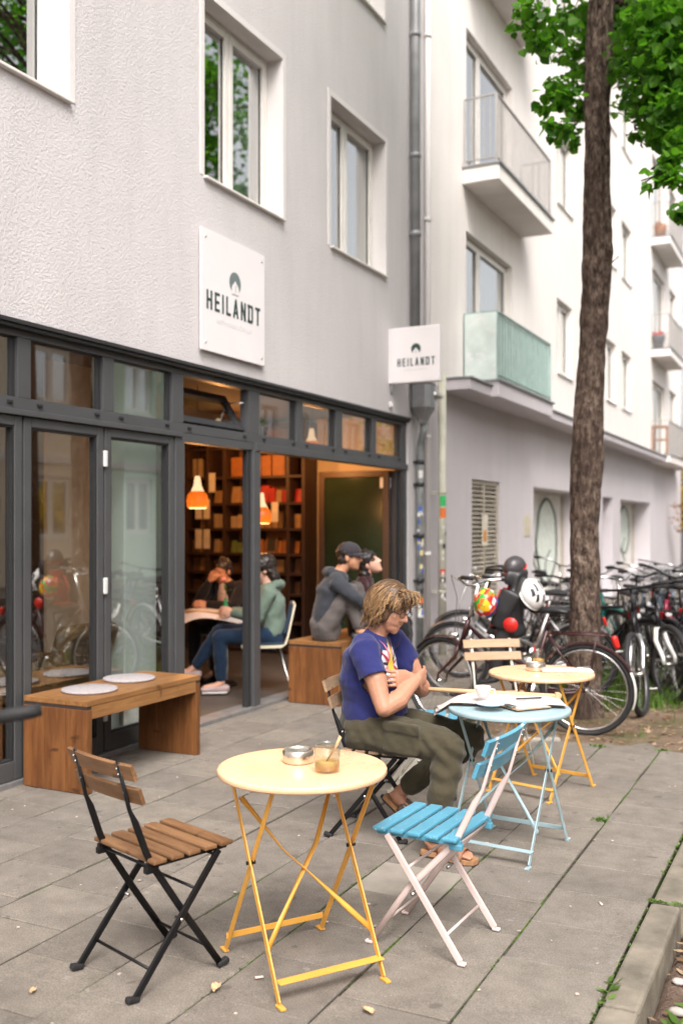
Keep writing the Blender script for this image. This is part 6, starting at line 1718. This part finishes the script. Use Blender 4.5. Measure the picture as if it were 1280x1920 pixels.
# belt with studs
M['belt'] = mat('dark_leather', (.022, .012, .009), .5)
mb = MB(); k = 40
ring = []
for i in range(k):
    a = 2 * PI * i / k; ring.append((-.022 + .164 * math.cos(a), .186 * math.sin(a), .550 + .034 * math.cos(a)))
mb.tube(ring, [(.019, .005)] * k, 8, closed=True, up=(0, 0, 1)); bl = mb.build('belt', M['belt'], MAN)
mb = MB()
for i in range(0, k): p = ring[i]; mb.ell((p[0] + .006 * math.cos(2 * PI * i / k), p[1] + .006 * math.sin(2 * PI * i / k), p[2]), (.006, .006, .006), None, 8, 6)
mb.build('stud', M['steel'], bl)
# hair
M['hair_a'] = hair_mat('light_brown_hair', (.06, .03, .013), (.36, .215, .10))
cp = MB(); cp.ell(P(-.022, 0, .036), (.110, .093, .104), A, 20, 14); cp.ell(P(-.062, 0, -.03), (.062, .090, .090), A, 16, 12)
for q in (-1, 1): cp.ell(P(-.01, q * .062, -.025), (.062, .030, .062), A, 12, 10)
cp = remesh(cp, .008, 2, .5, wrinkle(.004, 30, 5.0))
hr = put(cp, 'hair', M['hair_a'], MAN)
fall = (V((0, 0, -1)) * .9 - A[0] * .30).normalized()
def flow(v): return (A[0] * (v.x - .25) + A[1] * (v.y * 1.2 + (.25 if v.y > 0 else -.25)) + A[2] * (-.35))
hair_strands('lock', hr, M['hair_a'], P, A, 1.04, 1900, .175, fall, flow, .009, rad=.0026, hole=lambda v: v.x > .30 and v.z < .62)
fr = MB()
for i in range(44):        # fringe hanging off the forehead
    y = R.uniform(-.085, .07); b0 = P(.070 + R.uniform(-.03, .012), y * .8, .105 + R.uniform(-.02, .015)); e = P(.104 + R.uniform(-.015, .022), y * 1.1, .066 + R.uniform(-.022, .03))
    m = b0.lerp(e, .5) + A[0] * .014 + A[2] * .012; w_ = A[1] * R.uniform(-.014, .014)
    fr.tube([b0, b0.lerp(m, .6) + A[2] * .012, m + w_, e.lerp(m, .4) - w_, e, e - A[0] * .018 - A[2] * .014], [.003, .004, .0036, .003, .0024, .001], 5)
for i in range(150):        # side locks over the ear and cheek
    q = -1 if i % 3 else 1; b0 = P(R.uniform(-.04, .03), q * .074, R.uniform(.03, .09)); e = P(R.uniform(-.03, .022), q * .088, R.uniform(-.11, -.04))
    m = b0.lerp(e, .5) + A[1] * q * .02; w_ = A[0] * R.uniform(-.018, .018)
    fr.tube([b0, b0.lerp(m, .5) + w_, m - w_, e.lerp(m, .4) + w_ * .6, e, e + A[0] * .012 + A[2] * .006], [.0028, .0036, .0036, .003, .0022, .0008], 5)
fr.build('fringe', M['hair_a'], hr)
# glasses
mb = MB()
for q in (-1, 1):
    c = P(.098, q * .032, .006); mb.tube([c + A[1] * .023 * math.cos(k * PI / 8) + A[2] * .018 * math.sin(k * PI / 8) for k in range(16)], .0017, 6, closed=True)
    mb.tube([c + A[1] * q * .023, P(.06, q * .077, .012), P(-.01, q * .080, .010)], .0017, 6)
mb.tube([P(.100, -.010, .010), P(.104, 0, .014), P(.100, .010, .010)], .0016, 6)
mb.build('glasses', M['black_plastic'], MAN)
# sandals
M['cork'] = mat('sandal_cork', (.36, .19, .09), .8, 0, .2, 40); M['strap_tan'] = mat('strap_tan', (.27, .13, .075), .6, 0, .12, 20); M['strap_grey'] = mat('strap_grey', (.13, .095, .075), .7, 0, .12, 20); M['sole'] = mat('dark_sole', (.04, .025, .02), .8)
def sandal(heel, d, l, u, strap):
    h = V(heel); out = [(-.012, -.030), (.0, -.034), (.09, -.033), (.17, -.050), (.225, -.050), (.262, -.030), (.270, 0), (.262, .028), (.22, .044), (.15, .041), (.08, .033), (0, .033), (-.012, .028), (-.02, 0)]
    mb = MB().prism(out, h - u * .012, (d, l, u), .020); s = mb.build('sandal', M['cork'], MAN)
    MB().prism([(x * 1.015 - .001, y * 1.03) for x, y in out], h - u * .022, (d, l, u), .010).build('sole', M['sole'], s)
    mb = MB()
    for (x, wd, hh_, ww_) in ((.105, .026, .070, .040), (.185, .026, .046, .050)):
        pts = [h + d * x + l * (ww_ * math.cos(a)) + u * (hh_ * math.sin(a) ** .8 if math.sin(a) > 0 else 0) for a in [PI * k / 12 for k in range(13)]]
        mb.tube(pts, [(.0035, wd)] * 13, 8, up=u)
    mb.build('strap', strap, s)
    mb = MB()
    for x, hh_, ww_ in ((.105, .058, -.034), (.185, .036, -.046)): mb.obox(h + d * x + l * ww_ + u * (hh_ * .62), (d, l, u), (.010, .004, .012), 0, .002)
    mb.build('buckle', M['steel'], s)
sandal((.345, -.275, .022), rd, rl, ru, M['strap_tan']); sandal(V((.030, .125, .150)) - lu * .006, ld_, ll, lu, M['strap_grey'])
# ------------------------------------------------------------------ simpler seated figures
def figure(label, loc, hd_, skin, J, top, bottom, hair, shoes, hands=True, voxel=.010, cap=None, long_hair=False, face=(1, 0, 0), fup=(0, 0, 1), inner=None, hood=False, socks=None):
    t = thing('person', label, 'person', loc, camrot(hd_), None)
    b = MB(); P, A = head_into(b, J['head'], face, fup)
    pel, ch, nk = V(J['pelvis']), V(J['chest']), V(J['neck'])
    b.capsule([nk, nk.lerp(V(J['head']), .6)], [.056, .052], 12)
    b.capsule([pel, pel.lerp(ch, .5), ch, nk], [(.11, .15), (.105, .14), (.105, .15), (.06, .08)], 16, up=(1, 0, 0))
    for s in 'rl':
        q = -1 if s == 'r' else 1
        S_, E, Wr = V(J['sh' + s]), V(J['el' + s]), V(J['wr' + s]); b.capsule([S_, E], [.048, .040], 12); b.capsule([E, E.lerp(Wr, .3), Wr], [.040, .042, .027], 12)
        hd = V(J.get('hd' + s, Wr - E)); hand_into(b, Wr, hd, J.get('pn' + s, (0, -q, -.3)), 1 if s == 'l' else -1, .55)
        H, K, An, T = V(J['hip' + s]), V(J['kn' + s]), V(J['an' + s]), V(J['toe' + s]); b.capsule([H, K], [.075, .052], 12); b.capsule([K, K.lerp(An, .35), An], [.05, .05, .034], 12)
        d = (T - An); d.z = 0; d.normalize(); b.capsule([An, An + d * .05 + V((0, 0, -.035)), An + d * .15 + V((0, 0, -.05))], [.036, .036, .030], 10)
    put(remesh(b, voxel * .62, 2), 'body', skin, t)
    c_ = MB()
    c_.capsule([pel + V((0, 0, .02)), pel.lerp(ch, .5), ch, nk + V((0, 0, -.03))], [(.135, .175), (.13, .17), (.13, .185), (.085, .12)], 18, up=(1, 0, 0))
    for s in 'rl':
        S_, E, Wr = V(J['sh' + s]), V(J['el' + s]), V(J['wr' + s]); c_.capsule([S_.lerp(nk, .2), S_, E], [.07, .070, .058], 14); c_.capsule([E, E.lerp(Wr, .5), E.lerp(Wr, .95)], [.057, .052, .042], 14)
    if hood: c_.capsule([nk + V((-.07, -.07, .01)), nk + V((-.10, 0, .0)), nk + V((-.07, .07, .01))], [.045, .06, .045], 12); c_.capsule([nk + V((-.02, -.085, .0)), nk + V((.03, -.06, -.02))], [.035, .03], 10); c_.capsule([nk + V((-.02, .085, .0)), nk + V((.03, .06, -.02))], [.035, .03], 10)
    put(remesh(c_, voxel, 3, .5, folds(.006, 40, hd_ * .1, V((.4, .3, .9)))), 'jacket', top, t)
    if inner:
        n_ = MB().capsule([ch + V((.085, 0, -.22)), ch + V((.085, 0, 0)), nk + V((.045, 0, -.03))], [(.06, .07), (.062, .075), (.04, .05)], 14, up=(1, 0, 0)); n_.build('shirt', inner, t)
    c_ = MB(); c_.capsule([pel + V((0, 0, -.05)), pel + V((0, 0, .05))], [(.135, .175), (.14, .172)], 16, up=(1, 0, 0))
    for s in 'rl':
        H, K, An = V(J['hip' + s]), V(J['kn' + s]), V(J['an' + s]); c_.capsule([H, H.lerp(K, .5), K], [.095, .085, .070], 16); c_.capsule([K, K.lerp(An, .5), K.lerp(An, .9)], [.069, .064, .052], 14)
    put(remesh(c_, voxel, 3, .5, folds(.006, 46, 2 + hd_ * .1, V((.6, .1, .7)))), 'trousers', bottom, t)
    for s in 'rl':
        An, T = V(J['an' + s]), V(J['toe' + s]); d = (T - An); d.z = 0; d.normalize(); l = V((-d.y, d.x, 0)); up = V((0, 0, 1))
        q = MB(); q.capsule([An - d * .045 + up * -.055, An + d * .06 + up * -.055, An + d * .17 + up * -.062], [(.038, .038), (.040, .042), (.026, .044)], 14, up=up); put(remesh(q, .008, 2), 'shoe', shoes, t)
        q2 = MB().capsule([An - d * .045 + up * -.088, An + d * .17 + up * -.090], [(.012, .040), (.012, .044)], 12, up=up); q2.build('sole', M['white_plastic'] if shoes is not M['black_plastic'] else M['sole'], t.children[-1] if False else [o for o in t.children if o.name.startswith('shoe')][-1])
    if hair:
        h = MB(); h.ell(P(-.024, 0, .040), (.104, .086, .098), A, 18, 12); h.ell(P(-.055, 0, -.01), (.060, .082, .075), A, 14, 10)
        if long_hair:
            h.capsule([P(-.06, 0, .0), P(-.085, 0, -.09), P(-.09, 0, -.16)], [(.06, .09), (.06, .095), (.04, .075)], 14, up=A[0]); h.ell(P(-.03, 0, .05), (.118, .10, .10), A, 16, 12)
        put(remesh(h, .009, 2, .5, wrinkle(.010, 34, 1.0)), 'hair', hair, t)
    if cap:
        q = MB(); q.ell(P(-.012, 0, .058), (.108, .086, .082), A, 18, 12); put(remesh(q, .008, 2), 'cap', cap, t)
        pk_ = MB(); n = 10
        for i in range(n + 1):
            a = -1.15 + 2.3 * i / n
            for rr in (.085, .175): pk_.v.append(P(-.012 + rr * math.cos(a) * (1 if rr < .1 else 1.02), .086 * math.sin(a) * (1 if rr < .1 else 1.0), .052 - (.0 if rr < .1 else .018) - .02 * math.sin(a) ** 2))
        for i in range(n): pk_.f.append((2 * i, 2 * i + 1, 2 * i + 3, 2 * i + 2)); pk_.m.append(0); pk_.sm.append(True)
        cpo = [o for o in t.children if o.name.startswith('cap')][-1]; po = pk_.build('peak', cap, cpo); po.modifiers.new('t', 'SOLIDIFY').thickness = .006
    return t, P, A
M['grey_hood'] = cloth('grey_hoodie', (.040, .044, .053), .9, .12, 200, .3); M['grey_trs'] = cloth('grey_trousers', (.105, .092, .088), .9, .12, 200, .3)
M['cap'] = cloth('dark_cap', (.035, .032, .038), .8, .1, 150); M['dk_hair'] = hair_mat('dark_hair', (.012, .009, .008), (.035, .022, .016)); M['dk_red'] = cloth('dark_wine_cloth', (.035, .012, .014), .9, .15, 200, .3)
M['sage'] = cloth('sage_jacket', (.13, .18, .145), .8, .12, 200, .4); M['denim'] = cloth('denim', (.010, .024, .052), .9, .2, 240, .3); M['black_cloth'] = cloth('black_cloth', (.013, .012, .014), .9, .1, 200, .2)
M['pink_shirt'] = cloth('pale_pink_shirt', (.55, .40, .36), .85, .06, 200, .2); M['pale_shoe'] = cloth('pale_shoe', (.42, .32, .31), .7)
figure('man in dark cap and grey hoodie hugging his knees on the bench in the doorway', W(-.14, 8.85, .55), -4, M['skin_c'],
    dict(pelvis=(0, 0, .115), chest=(.045, 0, .44), neck=(.125, 0, .60), head=(.215, 0, .735), shr=(.10, -.175, .53), shl=(.12, .175, .53), elr=(.27, -.215, .40), ell=(.28, .2, .40), wrr=(.415, -.08, .27), wrl=(.42, .05, .29), hdr=(.5, .6, -.35), hdl=(.5, -.6, -.35), hipr=(.0, -.10, .12), hipl=(0, .10, .12), knr=(.22, -.12, .46), knl=(.26, .12, .46), anr=(.30, -.11, .10), anl=(.34, .11, .10), toer=(.46, -.11, .0), toel=(.5, .11, .0)),
    M['grey_hood'], M['grey_trs'], M['dk_hair'], M['black_plastic'], cap=M['cap'], face=(.97, -.12, -.05), hood=True)
figure('woman in dark wine clothes with her face tilted up beside the man in the cap', W(.185, 9.22, .55), -10, M['skin_b'],
    dict(pelvis=(0, 0, .10), chest=(.01, 0, .38), neck=(.03, 0, .53), head=(.075, 0, .665), shr=(.02, -.16, .47), shl=(.02, .16, .47), elr=(.10, -.2, .25), ell=(.10, .2, .25), wrr=(.26, -.06, .16), wrl=(.26, .06, .16), hipr=(.0, -.09, .10), hipl=(0, .09, .10), knr=(.40, -.10, .11), knl=(.40, .10, .11), anr=(.40, -.10, -.42), anl=(.40, .10, -.42), toer=(.58, -.10, -.5), toel=(.58, .10, -.5)),
    M['dk_red'], M['black_cloth'], M['dk_hair'], M['black_plastic'], long_hair=True, face=(.86, -.12, .42), fup=(-.42, 0, .88))
figure('woman with dark hair and pale green jacket reading inside the cafe, legs crossed', W(-.70, 9.2, .03), 185, M['skin_b'],
    dict(pelvis=(-.06, 0, .53), chest=(-.05, 0, .84), neck=(-.02, 0, .99), head=(.03, 0, 1.125), shr=(-.03, -.175, .93), shl=(-.03, .175, .93), elr=(.10, -.21, .70), ell=(.08, .21, .70), wrr=(.32, -.12, .74), wrl=(.30, .12, .74), hipr=(-.02, -.10, .53), hipl=(-.02, .10, .53), knr=(.42, -.06, .56), knl=(.42, .10, .52), anr=(.66, -.05, .22), anl=(.40, .12, .11), toer=(.84, -.05, .12), toel=(.60, .12, .0)),
    M['sage'], M['denim'], M['dk_hair'], M['pale_shoe'], long_hair=True, face=(.95, .1, -.28), hood=True)
figure('man in dark cardigan and pale shirt resting his chin on his hand inside the cafe', W(-1.15, 10.15, .03), -118, M['skin_c'],
    dict(pelvis=(-.06, 0, .53), chest=(-.01, 0, .82), neck=(.05, 0, .96), head=(.11, 0, 1.075), shr=(.02, -.18, .91), shl=(.02, .18, .91), elr=(.26, -.20, .76), ell=(.22, .2, .72), wrr=(.23, -.08, .97), wrl=(.40, .02, .76), hdr=(-.2, .3, .9), pnr=(-.8, .2, .1), hipr=(-.02, -.10, .53), hipl=(-.02, .10, .53), knr=(.42, -.12, .52), knl=(.42, .12, .52), anr=(.42, -.12, .11), anl=(.42, .12, .11), toer=(.6, -.12, 0), toel=(.6, .12, 0)),
    M['black_cloth'], M['black_cloth'], M['dk_hair'], M['black_plastic'], face=(.92, -.1, -.35), fup=(.35, 0, .93), inner=M['pink_shirt'])
figure('person in black seated low behind the left glass leaf', (-5.25, 4.86, .0), 200, M['skin_c'],
    dict(pelvis=(-.06, 0, .50), chest=(-.05, 0, .80), neck=(-.02, 0, .96), head=(.03, 0, 1.09), shr=(-.03, -.18, .90), shl=(-.03, .18, .90), elr=(.08, -.22, .66), ell=(.08, .22, .66), wrr=(.30, -.10, .62), wrl=(.30, .10, .62), hipr=(-.02, -.10, .50), hipl=(-.02, .10, .50), knr=(.42, -.12, .52), knl=(.42, .12, .52), anr=(.45, -.12, .11), anl=(.45, .12, .11), toer=(.6, -.12, 0), toel=(.6, .12, 0)),
    M['black_cloth'], M['black_cloth'], M['dk_hair'], M['black_plastic'], face=(.95, 0, -.25))
# ================================================================== LIGHT, CAMERA
w = bpy.data.worlds.new("World"); bpy.context.scene.world = w; w.use_nodes = True
nt = w.node_tree; bg = nt.nodes['Background']
SUN_EL, SUN_AZ = math.radians(52), math.radians(-55)
sky = nt.nodes.new('ShaderNodeTexSky'); sky.sky_type = 'NISHITA'; sky.sun_disc = False
sky.sun_elevation = SUN_EL; sky.sun_rotation = PI / 2 - SUN_AZ
sky.air_density = 1.0; sky.dust_density = 6.0; sky.ozone_density = 1.0
hs = nt.nodes.new('ShaderNodeHueSaturation'); hs.inputs['Saturation'].default_value = .22
mt = nt.nodes.new('ShaderNodeMix'); mt.data_type = 'RGBA'; mt.blend_type = 'MULTIPLY'; mt.inputs[0].default_value = 1; mt.inputs[7].default_value = (1.0, .962, .948, 1)
nt.links.new(sky.outputs[0], hs.inputs['Color']); nt.links.new(hs.outputs[0], mt.inputs[6]); nt.links.new(mt.outputs[2], bg.inputs[0])
bg.inputs[1].default_value = .15
sl = bpy.data.lights.new('sun', 'SUN'); sl.energy = 1.0; sl.angle = math.radians(22); sl.color = (1, .95, .90)
so = bpy.data.objects.new('sun', sl); C.objects.link(so)
so.rotation_euler = (-V((math.cos(SUN_EL) * math.cos(SUN_AZ), math.cos(SUN_EL) * math.sin(SUN_AZ), math.sin(SUN_EL)))).to_track_quat('-Z', 'Y').to_euler()
cam = bpy.data.cameras.new('camera'); co_ = bpy.data.objects.new('camera', cam); C.objects.link(co_)
co_.location = (0, 0, CAMH); co_.rotation_euler = (PI / 2, 0, TH)
cam.sensor_fit = 'HORIZONTAL'; cam.sensor_width = 24; cam.lens = 1867 / 1280 * 24
cam.shift_y = (985 - 960) / 1280
cam.clip_start = .05; cam.clip_end = 1500
cam.dof.use_dof = True; cam.dof.focus_distance = 4.2; cam.dof.aperture_fstop = 1.9
sc = bpy.context.scene; sc.camera = co_
sc.view_settings.view_transform = 'Standard'; sc.view_settings.look = 'None'; sc.view_settings.gamma = 1; sc.view_settings.use_curve_mapping = False
sc.view_settings.exposure = 1.13
cy = sc.cycles
cy.use_denoising = True; cy.max_bounces = 8; cy.transparent_max_bounces = 16; cy.glossy_bounces = 4; cy.diffuse_bounces = 4
cy.caustics_reflective = False; cy.caustics_refractive = False; cy.sample_clamp_indirect = 6
try: cy.use_adaptive_sampling = True; cy.adaptive_threshold = .02
except Exception: pass
